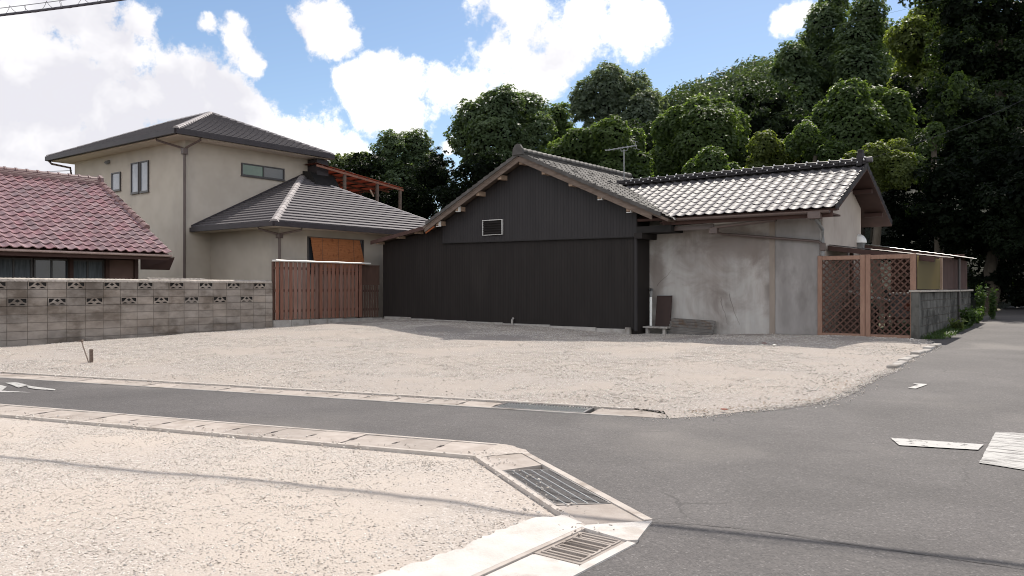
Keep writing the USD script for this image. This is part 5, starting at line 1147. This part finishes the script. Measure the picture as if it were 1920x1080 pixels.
# ================================================================== GRAVEL STONES
def stones(name, poly, per_m2, rmin, rmax, zf, mats, seed, label, weight=None):
    rg = np.random.default_rng(seed); a, b, c, d = poly.bounds; n = int((c - a) * (d - b) * per_m2)
    p = np.stack([rg.uniform(a, c, n), rg.uniform(b, d, n)], 1); p = p[shapely.contains_xy(poly, p[:, 0], p[:, 1])]
    cl = fbm(np.stack([p[:, 0] * .8, p[:, 1] * .8, 0 * p[:, 0]], -1), 4, seed)
    keep = rg.uniform(size=len(p)) < np.clip((cl - .34) * 5, .10, 1)
    if weight is not None: keep &= rg.uniform(size=len(p)) < weight(p)
    p = p[keep]; n = len(p)
    pi = UsdGeom.PointInstancer.Define(stage, f'/World/{name}'); tag(pi, label, 'gravel', kind='stuff')
    protos = []
    for k, m in enumerate(mats):
        ico = trimesh.creation.icosphere(1, 1.0) if k % 2 else trimesh.creation.icosphere(0, 1.0).subdivide()
        v = np.array(ico.vertices); v = v * (1 + .45 * (noise(v * 1.7 + 10 * k, seed) - .5)[:, None]); v *= [1, .8, .42]
        q = f'/World/{name}/stone' + (f'_{k:03d}' if k else '')
        usdkit.mesh(stage, q, (v, ico.faces), m, smooth=False); protos.append(q)
    r = rmin * (rmax / rmin) ** (rg.uniform(size=n) ** 2.0)
    z = zf(p[:, 0], p[:, 1]) + r * .05
    pi.CreatePrototypesRel().SetTargets([Sdf.Path(q) for q in protos])
    pi.CreateProtoIndicesAttr(Vt.IntArray.FromNumpy(rg.integers(0, len(mats), n).astype(np.int32)))
    pi.CreatePositionsAttr(Vt.Vec3fArray.FromNumpy(np.column_stack([p, z]).astype(np.float32)))
    pi.CreateScalesAttr(Vt.Vec3fArray.FromNumpy((r[:, None] * rg.uniform(.8, 1.2, (n, 3))).astype(np.float32)))
    ang = rg.uniform(0, np.pi, n); tx = rg.normal(0, .22, n); ty = rg.normal(0, .22, n)
    qd = np.stack([np.cos(ang), tx, ty, np.sin(ang)], 1); qd /= np.linalg.norm(qd, axis=1, keepdims=True)
    pi.CreateOrientationsAttr(Vt.QuathArray([Gf.Quath(float(w), float(i), float(j), float(k)) for w, i, j, k in qd]))
    return n
S_ = [M['stone_' + k] for k in 'abebaab']
vis = Polygon([(-13.5, .8), (-2.6, .8), (-2.6, 4.3), (-4.5, 5.5), (-11, 3.9)]).buffer(.06)
n1 = stones('loose_gravel_front', front_lot.buffer(.05).intersection(vis.buffer(.2)), 1900, .0045, .0115, flot_z, S_, 5, 'pale loose gravel stones over the near lot in front of the lane')
n2 = stones('loose_gravel_back', back_lot.buffer(.08), 800, .007, .020, lot_z, S_, 6, 'grey loose gravel stones over the lot before the black house', weight=lambda p: np.clip(1.5 - (p[:, 1] - 8) * .06, .35, 1))

spill = unary_union([shapely.LineString([tuple(nin(9)), tuple(nin(0)), (-2.68, 4.24)]).buffer(.22), shapely.LineString([tuple(fin(12)), tuple(fin(-.4))]).buffer(.30), shapely.LineString([(-4.1, 8.3), (-3.38, 9.5), (-2.98, 10.4), (-2.96, 11.3), (-3.0, 13.3), (-2.95, 14.4)]).buffer(.30)])
stones('spilled_gravel', spill, 170, .006, .017, lambda x, y: gz(x, y) + .016, S_, 7, 'scattered stones spilled along the gutter lids and the road edge')
stones('edge_gravel', shapely.LineString([(-4.1, 8.35), (-3.8, 8.74), (-3.40, 9.5), (-3.02, 10.35), (-2.97, 11.3), (-3.02, 13.3), (-2.97, 14.4)]).buffer(.14), 1500, .006, .016, lambda x, y: gz(x, y) + .012, S_, 8, 'band of loose stones along the curved edge where the gravel lot meets the right road')

# ================================================================== TREES AND PLANTS
def leaves(P, Nn, size, rg, aspect=.62):
    """leaf faces: folded rhombs at P facing roughly Nn"""
    n = len(P); Nn = Nn / (np.linalg.norm(Nn, axis=1, keepdims=True) + 1e-9)
    a = np.cross(Nn, rg.normal(size=(n, 3))); a /= np.linalg.norm(a, axis=1, keepdims=True) + 1e-9
    b = np.cross(Nn, a); s = size * rg.uniform(.6, 1.35, n)[:, None]
    base, tip = P - a * s * .5, P + a * s * .55 - Nn * s * .18
    l, r = P + b * s * aspect * .5 + Nn * s * .06, P - b * s * aspect * .5 + Nn * s * .06
    v = np.stack([base, r, tip, l], 1).reshape(-1, 3); k = np.arange(n) * 4
    return v, np.vstack([np.stack([k, k + 1, k + 2], 1), np.stack([k, k + 2, k + 3], 1)])
def carpet(lobes, leaf, dens, rg, droop=.2, rough=.10):
    """vines: a close carpet of leaves over lumpy mounds, with strands hanging off the edges"""
    L = np.array(lobes, float); C, R = L[:, :3], L[:, 3]; P, N = [], []
    for i in range(len(L)):
        n = int(dens * 4 * np.pi * R[i]**2 / (leaf * leaf * .45) * 2.6) + 30
        d = rg.normal(size=(n, 3)); d /= np.linalg.norm(d, axis=1, keepdims=True)
        lump = 1 + .42 * (fbm(d * 2.4 + C[i] * 1.3, 4, 4) - .5) * 2 + rough * (noise(d * R[i] * 4.2 + C[i], 8) - .5) * 2
        p = C[i] + d * (R[i] * lump * np.where(rg.uniform(size=n) < .3, rg.uniform(1.0, 1.09, n), rg.uniform(.94, 1.01, n)))[:, None]
        low = np.clip(-d[:, 2] + .1, 0, 1); p[:, 2] -= droop * low * rg.uniform(0, 1.5, n)
        ins = np.zeros(n, bool)
        for j in range(len(L)):
            if j != i: ins |= np.linalg.norm(p - C[j], axis=1) < R[j] * .78
        p, d = p[~ins], d[~ins]
        e = 1e-2; gl = lambda q: fbm(q * 2.4 + C[i] * 1.3, 3, 4)
        g = np.stack([gl(d + np.eye(3)[k] * .06) - gl(d - np.eye(3)[k] * .06) for k in range(3)], 1) * 4.0
        P.append(p); N.append(d * .85 - g * .3 + np.array([0, 0, .6]) + rg.normal(size=(len(p), 3)) * .26)
    return leaves(np.vstack(P), np.vstack(N), leaf, rg, .85)
def crown(lobes, leaf, dens, rg, rcl=(.24, .50), fill=.25, under=.45, droop=0.):
    lobes = np.array(lobes, float); C, R = lobes[:, :3], lobes[:, 3]
    out_p, out_n = [], []
    for i in range(len(lobes)):
        ncl = int(max(8, dens * 4 * np.pi * R[i]**2 / (np.pi * .42**2)))
        d = rg.normal(size=(ncl, 3)); d /= np.linalg.norm(d, axis=1, keepdims=True)
        d[:, 2] = np.where((d[:, 2] < 0) & (rg.uniform(size=ncl) > under), -d[:, 2], d[:, 2])
        lump = 1 + .34 * (fbm(d * 2.1 + C[i], 3, 4) - .5) * 2
        rad = np.where(rg.uniform(size=ncl) < fill, rg.uniform(.25, .8, ncl), rg.uniform(.86, 1.05, ncl)) * lump
        c = C[i] + d * R[i] * rad[:, None]
        ins = np.zeros(ncl, bool)
        for j in range(len(lobes)):
            if j != i: ins |= np.linalg.norm(c - C[j], axis=1) < R[j] * .72
        c, d = c[~ins], d[~ins]
        rc = rg.uniform(*rcl, len(c)) * min(1., .55 + R[i] * .5); nl = np.maximum(10, (rc**2 * 4.2 / (leaf * leaf * .5) * 1.15)).astype(int)
        idx = np.repeat(np.arange(len(c)), nl); m = len(idx)
        e = rg.normal(size=(m, 3)) + d[idx] * .55 + [0, 0, .35]; e /= np.linalg.norm(e, axis=1, keepdims=True)
        p = c[idx] + e * rc[idx][:, None] * (rg.uniform(.25, 1, m)**.5)[:, None] * [1, 1, .75]
        p[:, 2] -= droop * rg.uniform(0, 1, m)**2
        out_p.append(p); out_n.append(e * .8 + d[idx] * .25 + np.array([0, 0, .45]) + rg.normal(size=(m, 3)) * .35)
    return leaves(np.vstack(out_p), np.vstack(out_n), leaf, rg)
def core(lobes, leaf, rg):
    P, N = [], []
    for x, y, z, r in lobes:
        n = int(4 * np.pi * (r * .55)**2 / (leaf * leaf * .5) * 2.4) + 12; d = rg.normal(size=(n, 3)); d /= np.linalg.norm(d, axis=1, keepdims=True)
        P.append(np.array([x, y, z]) + d * r * rg.uniform(.35, .62, (n, 1))); N.append(d + rg.normal(size=(n, 3)) * .35)
    return leaves(np.vstack(P), np.vstack(N), leaf, rg, .9)
def trunk(lobes, zg, rg, r0=.22, limbs=True):
    L = np.array(lobes); w = L[:, 3]**2; cx, cy = (L[:, 0] * w).sum() / w.sum(), (L[:, 1] * w).sum() / w.sum()
    zb = L[:, 2].min() - .3; zt = np.average(L[:, 2], weights=w) - (0 if limbs else .4); mb = MB()
    z0 = min(zg, zb - .8) - .3
    pts = np.array([(cx + rg.normal(0, .12), cy + rg.normal(0, .12), z) for z in np.linspace(z0, zt, 6)])
    mb.tube(pts, np.linspace(r0, r0 * .45, 6), 9)
    for q in L if limbs else []:
        s = pts[rg.integers(2, 5)]; m_ = lerp(s, q[:3], .55) + rg.normal(0, .12, 3) + [0, 0, .1]
        mb.tube([s, m_, lerp(s, q[:3], .9)], [r0 * .30, r0 * .2, r0 * .08], 6)
    return mb.mesh()
tri_total = 0
def tree(name, lobes, m, label, cat='tree', leaf=0.187, dens=1.0, seed=1, r0=.22, group=None, **kw):
    global tri_total
    rg = np.random.default_rng(seed); L = np.array(lobes); c = L[:, :2].mean(0); zg = float(gz(*c)) + float(hill(*c))
    t = thing(name, label, cat, (c[0], c[1], min(zg, L[:, 2].min() - 1)), group)
    part(t, 'trunk' if cat == 'tree' else 'stem', trunk(lobes, zg, rg, r0, limbs=name in ('broadleaf_tree', 'tall_tree')), M['bark'], smooth=50)
    if cat == 'vines': me = carpet(lobes, leaf, dens * .8, rg, kw.get('droop', .15))
    elif name in ('broadleaf_tree', 'tall_tree'):
        a, b = carpet(lobes, leaf, dens * .75, rg, .1, .22), crown(lobes, leaf, dens * .5, rg, **kw); me = np.vstack([a[0], b[0]]), np.vstack([a[1], b[1] + len(a[0])])
    else: me = crown(lobes, leaf, dens, rg, **kw)
    tri_total += len(me[1])
    part(t, 'crown', me, m)
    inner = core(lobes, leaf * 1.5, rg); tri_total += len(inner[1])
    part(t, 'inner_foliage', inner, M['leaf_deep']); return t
LB = {
    'pale_far': [(-47.8, 40.7, 11.2, 0.53), (-47.5, 41.8, 11.2, 0.7), (-47.2, 42.9, 11.5, 0.63), (-47.8, 41.1, 10.5, 0.82), (-47.3, 42.4, 10.3, 0.91)],
    'two_headed': [(-32.8, 32.0, 9.4, 0.91), (-32.2, 33.3, 9.8, 0.77), (-33.2, 33.4, 8.6, 1.31), (-33.4, 31.9, 8.1, 1.03), (-32.1, 33.8, 8.2, 1.17), (-32.4, 32.2, 6.6, 1.66)],
    'dark_left': [(-28.7, 31.3, 7.3, 1.07), (-28.5, 32.3, 6.3, 1.38), (-30.4, 31.8, 5.8, 1.31), (-31.7, 29.5, 6.2, 1.28), (-33.1, 29.3, 6.9, 1.04), (-27.8, 32.0, 4.9, 1.27), (-33.3, 28.7, 6.1, 1.15), (-31.3, 31.1, 5.0, 1.17), (-29.0, 31.6, 8.3, 0.63), (-29.9, 31.7, 7.6, 0.81), (-32.5, 28.4, 7.2, 0.85), (-32.2, 29.6, 7.8, 0.86)],
    'broad': [(-24.2, 30.9, 10.3, 1.0), (-25.6, 30.8, 9.9, 1.01), (-24.1, 32.8, 10.4, 0.98), (-22.9, 32.4, 9.3, 0.71), (-26.3, 30.7, 9.1, 0.81), (-24.4, 30.8, 9.0, 1.26), (-23.6, 32.3, 8.7, 1.07), (-26.1, 31.3, 8.2, 0.71), (-24.2, 31.4, 7.6, 1.19)],
    'small_between': [(-24.2, 36.0, 10.9, 0.55), (-24.5, 36.6, 10.2, 0.7), (-24.8, 37.3, 9.4, 0.89)],
    'round_tall': [(-26.1, 44.6, 14.4, 1.3), (-27.5, 44.4, 13.9, 1.04), (-25.6, 46.7, 14.2, 1.34), (-24.3, 46.4, 13.3, 0.9), (-26.6, 45.5, 13.2, 1.75), (-24.6, 45.7, 12.4, 1.54), (-28.0, 44.1, 13.2, 0.69), (-24.1, 47.9, 13.6, 0.49)],
    'kudzu_mid': [(-18.3, 31.7, 8.5, 0.75), (-19.2, 31.9, 8.5, 0.64), (-18.3, 33.5, 8.4, 0.63), (-17.4, 32.8, 7.3, 0.42), (-18.8, 32.6, 7.3, 1.2), (-17.4, 32.4, 6.5, 0.58)],
    'kudzu_left': [(-20.1, 31.5, 8.3, 0.67), (-21.0, 31.8, 7.8, 0.81), (-21.9, 32.0, 7.6, 0.72), (-21.8, 30.7, 7.2, 0.6), (-20.5, 32.6, 7.4, 1.02)],
    'kudzu_big': [(-16.5, 36.9, 10.2, 0.71), (-16.0, 38.1, 10.1, 0.83), (-15.6, 39.3, 9.7, 0.68), (-17.4, 36.6, 9.8, 0.69), (-18.3, 36.7, 9.6, 0.54), (-16.2, 37.0, 8.9, 1.52), (-15.2, 38.7, 8.5, 0.64), (-18.1, 37.4, 8.3, 1.03), (-14.8, 38.6, 7.8, 0.45)],
    'mound_front': [(-13.5, 31.6, 6.7, 0.6), (-14.4, 31.8, 6.5, 0.45), (-13.4, 33.4, 6.5, 0.46)],
    'mound_gap': [(-13.2, 36.8, 8.2, 0.6), (-13.1, 37.8, 7.8, 0.71), (-12.7, 38.9, 8.2, 0.52), (-13.5, 37.0, 7.2, 0.55)],
    'tall_a': [(-18.6, 57.8, 18.0, 1.07), (-18.4, 58.9, 16.5, 1.47), (-19.7, 58.8, 17.5, 0.78), (-18.3, 58.5, 14.4, 1.73)],
    'tall_b': [(-17.4, 61.2, 21.1, 1.3), (-17.1, 62.4, 22.6, 1.12), (-18.3, 62.3, 19.8, 1.34), (-17.1, 61.9, 18.1, 1.91), (-17.6, 62.4, 16.4, 2.01)],
    'tall_c': [(-14.1, 60.0, 21.0, 1.13), (-14.8, 60.3, 19.4, 1.44), (-14.1, 61.8, 19.9, 1.08), (-14.6, 60.0, 16.9, 1.81), (-13.7, 61.6, 15.3, 1.72)],
    'kudzu_right': [(-10.1, 39.2, 10.2, 0.94), (-11.0, 39.3, 9.7, 0.71), (-9.4, 41.4, 10.5, 0.72), (-8.4, 40.9, 10.2, 0.63), (-11.7, 39.2, 9.1, 0.59), (-9.9, 39.3, 8.9, 1.44), (-8.7, 41.1, 9.1, 1.06)],
    'kudzu_right_low': [(-11.0, 35.9, 8.3, 0.47), (-11.6, 36.4, 8.0, 0.43), (-11.1, 37.7, 7.9, 0.59), (-10.2, 37.0, 7.4, 0.62)],
    'mound_behind_roof': [(-8.0, 32.0, 6.3, 0.36), (-7.5, 33.2, 6.6, 0.52), (-7.0, 34.5, 6.8, 0.53), (-6.7, 33.4, 6.1, 0.57), (-7.5, 33.7, 6.1, 0.59), (-8.7, 31.4, 6.0, 0.26), (-8.5, 32.4, 6.2, 0.27)],
    'yellowish': [(-9.5, 49.6, 15.6, 1.09), (-8.7, 51.1, 16.8, 1.17), (-9.3, 51.5, 14.8, 1.03), (-8.2, 51.1, 15.1, 1.28), (-9.8, 50.8, 13.5, 0.87), (-8.7, 50.3, 12.6, 1.45)],
    'right_top': [(-5.9, 42.3, 14.3, 1.44), (-4.8, 44.1, 14.3, 1.72), (-3.5, 46.0, 14.3, 2.06), (-5.9, 42.8, 12.2, 1.46), (-4.6, 44.6, 11.9, 1.79), (-3.1, 44.4, 11.2, 1.99), (-5.8, 43.3, 16.7, 1.77), (-4.1, 45.5, 17.5, 2.32), (-7.2, 41.8, 15.6, 1.0)],
    'right_mid': [(-5.5, 37.6, 9.4, 0.75), (-6.1, 38.1, 8.6, 0.68), (-6.6, 38.6, 7.8, 0.69), (-4.8, 38.6, 8.6, 1.35), (-3.7, 40.3, 8.7, 1.6), (-5.3, 37.8, 7.0, 1.22), (-4.1, 39.5, 6.9, 1.59), (-2.7, 41.5, 7.5, 1.85)],
    'right_low': [(-5.4, 33.9, 5.3, 0.97), (-4.4, 35.6, 5.4, 1.41), (-3.3, 37.3, 5.5, 1.69), (-5.1, 34.6, 3.8, 1.12), (-4.1, 36.2, 3.6, 1.42), (-2.8, 35.9, 3.3, 1.62), (-3.8, 36.1, 1.8, 0.93), (-3.0, 37.5, 1.3, 0.95), (-5.8, 34.0, 4.4, 0.72)],
    'dark_behind_gable': [(-23.0, 28.1, 6.6, 0.97), (-24.3, 28.0, 5.5, 0.99), (-22.0, 30.6, 6.4, 1.01), (-20.2, 30.7, 6.3, 0.98), (-19.4, 32.2, 6.2, 1.0), (-21.9, 28.9, 5.9, 0.97)],
    'dark_fill_mid': [(-20.6, 41.2, 9.1, 1.51), (-22.4, 40.7, 9.5, 1.38), (-25.3, 39.5, 9.0, 1.56), (-16.4, 44.8, 10.6, 1.22), (-16.0, 46.1, 12.0, 1.39), (-26.4, 36.8, 7.8, 1.51), (-15.1, 46.3, 10.4, 1.38), (-17.3, 45.5, 12.4, 0.78)],
    'dark_fill_right': [(-10.7, 42.5, 8.5, 1.61), (-12.2, 42.2, 8.1, 1.37), (-9.3, 45.3, 9.6, 1.39), (-8.2, 44.8, 10.2, 1.35), (-13.1, 41.9, 8.4, 1.1), (-7.9, 44.6, 7.4, 1.61), (-8.7, 44.9, 11.3, 1.09)],
    'fill_behind_shed': [(-7.5, 38.6, 6.4, 1.06), (-8.4, 38.8, 4.9, 1.08), (-7.4, 40.5, 4.4, 1.35), (-6.0, 40.2, 2.9, 1.19), (-7.9, 39.6, 3.2, 1.09), (-6.7, 39.2, 2.4, 1.06), (-5.7, 40.9, 1.0, 0.84), (-8.9, 39.3, 6.4, 0.86)],
    'road_overhang': [(-2.6, 33.5, 4.4, 1.42), (-1.7, 35.1, 5.6, 1.74), (-1.6, 36.0, 3.3, 1.68), (-3.0, 33.7, 3.4, 1.05), (-0.3, 36.6, 4.6, 1.96), (-0.3, 35.3, 2.6, 1.51), (-2.4, 34.5, 6.1, 1.35)],
    'vine_edge': [(-5.2, 36.6, 9.9, 0.28), (-5.5, 37.2, 9.4, 0.33), (-5.9, 37.8, 8.9, 0.34), (-6.0, 36.4, 7.9, 0.35), (-6.4, 37.0, 7.2, 0.38), (-6.5, 35.6, 6.5, 0.37)],
    'road_end': [(-4.9, 46.9, 1.0, 1.21), (-3.7, 48.7, 1.5, 1.64), (-2.4, 50.5, 0.9, 1.67), (-5.6, 46.8, 2.6, 1.63), (-3.9, 48.9, 3.4, 2.21), (-3.0, 48.3, 0.2, 0.94), (-1.3, 50.5, 2.6, 2.19)],
}

G = 'trees and vine mounds on the slope behind the houses'
tree('broadleaf_tree', LB['pale_far'], M['leaf_pale'], 'small pale green tree tops just right of the cream house roof', leaf=0.206, seed=1)
tree('broadleaf_tree', LB['two_headed'], M['leaf_mid'], 'dark tree with two rounded heads left of the large broadleaf tree', leaf=0.151, seed=2, dens=1.2)
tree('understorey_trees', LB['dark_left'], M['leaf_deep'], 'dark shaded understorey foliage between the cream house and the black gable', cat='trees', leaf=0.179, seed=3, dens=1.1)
tree('broadleaf_tree', LB['broad'], M['leaf_mid'], 'large spreading broadleaf tree above the left slope of the black gable', leaf=0.144, seed=4, dens=1.25, r0=.25)
tree('broadleaf_tree', LB['small_between'], M['leaf_kudzu'], 'narrow green tree squeezed between the two large round trees', leaf=0.151, seed=5)
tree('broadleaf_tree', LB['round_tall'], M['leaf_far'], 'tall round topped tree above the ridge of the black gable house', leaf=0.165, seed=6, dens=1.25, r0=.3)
tree('vine_mound', LB['kudzu_mid'], M['leaf_kudzu'], 'vine covered mound of leaves behind the roof aerial', cat='vines', leaf=0.151, seed=7, dens=1.3, under=.8)
tree('vine_mound', LB['kudzu_left'], M['leaf_kudzu'], 'vine covered bushes just above the peak of the black gable', cat='vines', leaf=0.151, seed=8, dens=1.2, under=.7)
tree('vine_mound', LB['kudzu_big'], M['leaf_kudzu'], 'big vine draped mound with round shoulders left of the hillside gap', cat='vines', leaf=0.158, seed=9, dens=1.35, under=.8, droop=.3)
tree('vine_mound', LB['mound_front'], M['leaf_kudzu'], 'low bright vine mound just above the middle of the silver roof', cat='vines', leaf=0.137, seed=10, dens=1.4)
tree('vine_mound', LB['mound_gap'], M['leaf_yellow'], 'yellow green low mound in the gap above the silver roof ridge', cat='vines', leaf=0.151, seed=11, dens=1.3)
tree('tall_tree', LB['tall_a'], M['leaf_mid'], 'leftmost of the tall trees on the skyline beside the small white cloud', leaf=0.206, seed=12, dens=1.2, r0=.3)
tree('tall_tree', LB['tall_b'], M['leaf_mid'], 'tallest skyline tree reaching the top edge right of the small white cloud', leaf=0.206, seed=13, dens=1.15, r0=.35)
tree('tall_tree', LB['tall_c'], M['leaf_mid'], 'tall narrow topped tree right of the tallest skyline tree', leaf=0.206, seed=14, dens=1.15, r0=.35)
tree('vine_mound', LB['kudzu_right'], M['leaf_kudzu'], 'large vine covered dome above the right half of the silver roof', cat='vines', leaf=0.158, seed=15, dens=1.35, under=.8, droop=.25)
tree('vine_mound', LB['kudzu_right_low'], M['leaf_kudzu'], 'lower vine shoulder at the left foot of the large vine dome', cat='vines', leaf=0.151, seed=16, dens=1.3)
tree('vine_mound', LB['mound_behind_roof'], M['leaf_yellow'], 'bright leafy mound right behind the ridge end of the silver roof', cat='vines', leaf=0.117, seed=17, dens=1.7)
tree('broadleaf_tree', LB['yellowish'], M['leaf_yellow'], 'yellowish green tree high on the slope at the upper right', leaf=0.192, seed=18, dens=1.2, r0=.3)
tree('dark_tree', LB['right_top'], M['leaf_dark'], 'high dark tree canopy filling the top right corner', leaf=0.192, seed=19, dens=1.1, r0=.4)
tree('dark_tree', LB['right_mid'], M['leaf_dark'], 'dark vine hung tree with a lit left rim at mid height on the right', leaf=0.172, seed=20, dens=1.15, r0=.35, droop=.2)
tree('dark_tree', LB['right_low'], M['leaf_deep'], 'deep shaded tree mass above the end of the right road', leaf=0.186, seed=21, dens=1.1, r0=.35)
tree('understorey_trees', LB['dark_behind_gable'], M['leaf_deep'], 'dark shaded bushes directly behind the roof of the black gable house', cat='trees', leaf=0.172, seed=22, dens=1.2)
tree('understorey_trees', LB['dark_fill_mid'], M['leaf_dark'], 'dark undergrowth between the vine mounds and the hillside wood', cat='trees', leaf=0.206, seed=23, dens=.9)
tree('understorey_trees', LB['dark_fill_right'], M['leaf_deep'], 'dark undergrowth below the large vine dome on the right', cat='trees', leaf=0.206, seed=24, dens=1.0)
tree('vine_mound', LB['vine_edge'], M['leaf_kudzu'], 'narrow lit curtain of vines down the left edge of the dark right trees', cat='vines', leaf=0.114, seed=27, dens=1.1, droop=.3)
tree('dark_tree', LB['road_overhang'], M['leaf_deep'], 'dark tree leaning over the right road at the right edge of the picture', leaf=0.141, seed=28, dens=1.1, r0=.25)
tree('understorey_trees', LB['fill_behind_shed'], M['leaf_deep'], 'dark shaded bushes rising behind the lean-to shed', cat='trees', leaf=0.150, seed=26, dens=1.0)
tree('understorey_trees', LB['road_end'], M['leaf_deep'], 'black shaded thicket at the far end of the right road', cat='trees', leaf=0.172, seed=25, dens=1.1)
# the far wooded hillside reads as one mass: rounded canopies over the slope
rg = np.random.default_rng(40); lob = []
for k in range(1300):
    xc, zc = rg.uniform(-8, 75), rg.uniform(58, 104); X, Y = xc * CA - zc * SA, xc * SA + zc * CA
    u = xc / zc
    if u < .10: continue
    lob.append((X, Y, float(hill(X, Y)) + float(min(gz(X, Y), 1.2)) + rg.uniform(.2, 1.0), rg.uniform(1.3, 2.4)))
P_, N_ = [], []
for (X, Y, Z, R) in lob:
    n = int(320 * R * R / 6); d = rg.normal(size=(n, 3)); d[:, 2] = np.abs(d[:, 2]) * 1.0 - .15; d /= np.linalg.norm(d, axis=1, keepdims=True)
    P_.append(np.array([X, Y, Z]) + d * R * rg.uniform(.7, 1.1, (n, 1))); N_.append(d + [0, 0, .5] + rg.normal(size=(n, 3)) * .5)
top('hillside_wood', leaves(np.vstack(P_), np.vstack(N_), .36, rg), M['leaf_hill'], 'far wooded hillside whose ridge runs down to the left behind the vine mounds', 'wood', kind='stuff')

# plants along the low wall
def tuft(rg, c, n, h, r, lw):
    mb = MB(); an_ = rg.uniform(0, 2 * np.pi, n); rr = r * np.sqrt(rg.uniform(size=n)); V, Fc = [], []
    for i in range(n):
        b = np.array([c[0] + rr[i] * math.cos(an_[i]), c[1] + rr[i] * math.sin(an_[i]), c[2]]); t = rg.uniform(0, 2 * np.pi); hh = h * rg.uniform(.5, 1.1); o = np.array([math.cos(t), math.sin(t), 0]); s = np.array([-o[1], o[0], 0]) * lw / 2
        m_ = b + o * hh * .25 + [0, 0, hh * .65]; e = b + o * hh * .7 + [0, 0, hh * .85]
        V += [b - s, b + s, m_ + s * .8, m_ - s * .8, e]; k = 5 * i; Fc += [[k, k + 1, k + 2], [k, k + 2, k + 3], [k + 3, k + 2, k + 4]]
    return np.array(V), np.array(Fc)
rg = np.random.default_rng(50); V, Fc = [], []; nv = 0
for k in range(150):
    y = 20.6 + 5.6 * rg.uniform()**.9; w = .42 * (1 - .35 * (y - 20.6) / 6); x = -3.66 + w * rg.uniform(); v, f = tuft(rg, (x, y, float(gz(x, y)) - .01), 22, rg.uniform(.06, .17), .12, .012)
    V.append(v); Fc.append(f + nv); nv += len(v)
top('grass', (np.vstack(V), np.vstack(Fc)), M['leaf_weed'], 'strip of short green grass along the foot of the low grey block wall', 'grass', kind='stuff')
def bush(label, x, y, h, r, leaf, seed, m, n):
    rg = np.random.default_rng(seed); z = float(gz(x, y)); t = thing('weed_plant', label, 'plant', (x, y, z)); mb = MB(); P, Nn = [], []
    for k in range(n):
        a = rg.uniform(0, 2 * np.pi); e = np.array([x + r * rg.uniform(.2, 1) * math.cos(a), y + r * rg.uniform(.2, 1) * math.sin(a), z + h * rg.uniform(.5, 1)])
        b = np.array([x + rg.normal(0, .03), y + rg.normal(0, .03), z - .01]); mb.tube([b, lerp(b, e, .5) + [0, 0, h * .08], e], [.007, .005, .003], 5)
        for s in np.linspace(.25, 1, 9): P.append(lerp(b, e, s) + rg.normal(0, .03, 3)); Nn.append(rg.normal(size=3) * .5 + [0, 0, .8])
    part(t, 'stem', mb.mesh(), M['leaf_weed']); part(t, 'foliage', leaves(np.array(P), np.array(Nn), leaf, rg, .55), m)
bush('low pale leaved weed in the grass at the middle of the low block wall', -3.36, 23.6, .34, .24, .10, 1, M['leaf_pale'], 22)
bush('bushy green weed beside the dark post at the low block wall', -3.34, 25.4, .55, .32, .12, 2, M['leaf_weed'], 34)
bush('leafy weed between the bushy weed and the end of the low wall', -3.36, 27.2, .5, .25, .12, 5, M['leaf_weed'], 24)
bush('tall upright weed at the far end of the low block wall', -3.45, 28.8, 1.15, .16, .12, 3, M['leaf_weed'], 34)
bush('second tall weed just right of the tall upright one at the wall end', -3.18, 29.3, 1.0, .13, .12, 4, M['leaf_weed'], 26)
# dead leaves gathered along the edge of the gravel
rg = np.random.default_rng(51); n = 170; s = rg.uniform(size=n); px = np.interp(s, [0, .35, .6, 1], [-3.95, -3.4, -3.0, -2.98]) + rg.normal(-.08, .07, n); py = np.interp(s, [0, .35, .6, 1], [8.6, 9.5, 10.4, 13.0]) + rg.normal(0, .07, n)
dl = leaves(np.column_stack([px, py, gz(px, py) + .045]), np.column_stack([rg.normal(0, .3, n), rg.normal(0, .3, n), np.ones(n)]), .028, rg)
top('dead_leaves', dl, pbr('dead_leaf', (.20, .14, .09), (.34, .26, .19), scale=25, rough=.9), 'dry brown leaf litter along the edge between gravel and road', 'leaf litter', kind='stuff')

print('foliage triangles', tri_total)
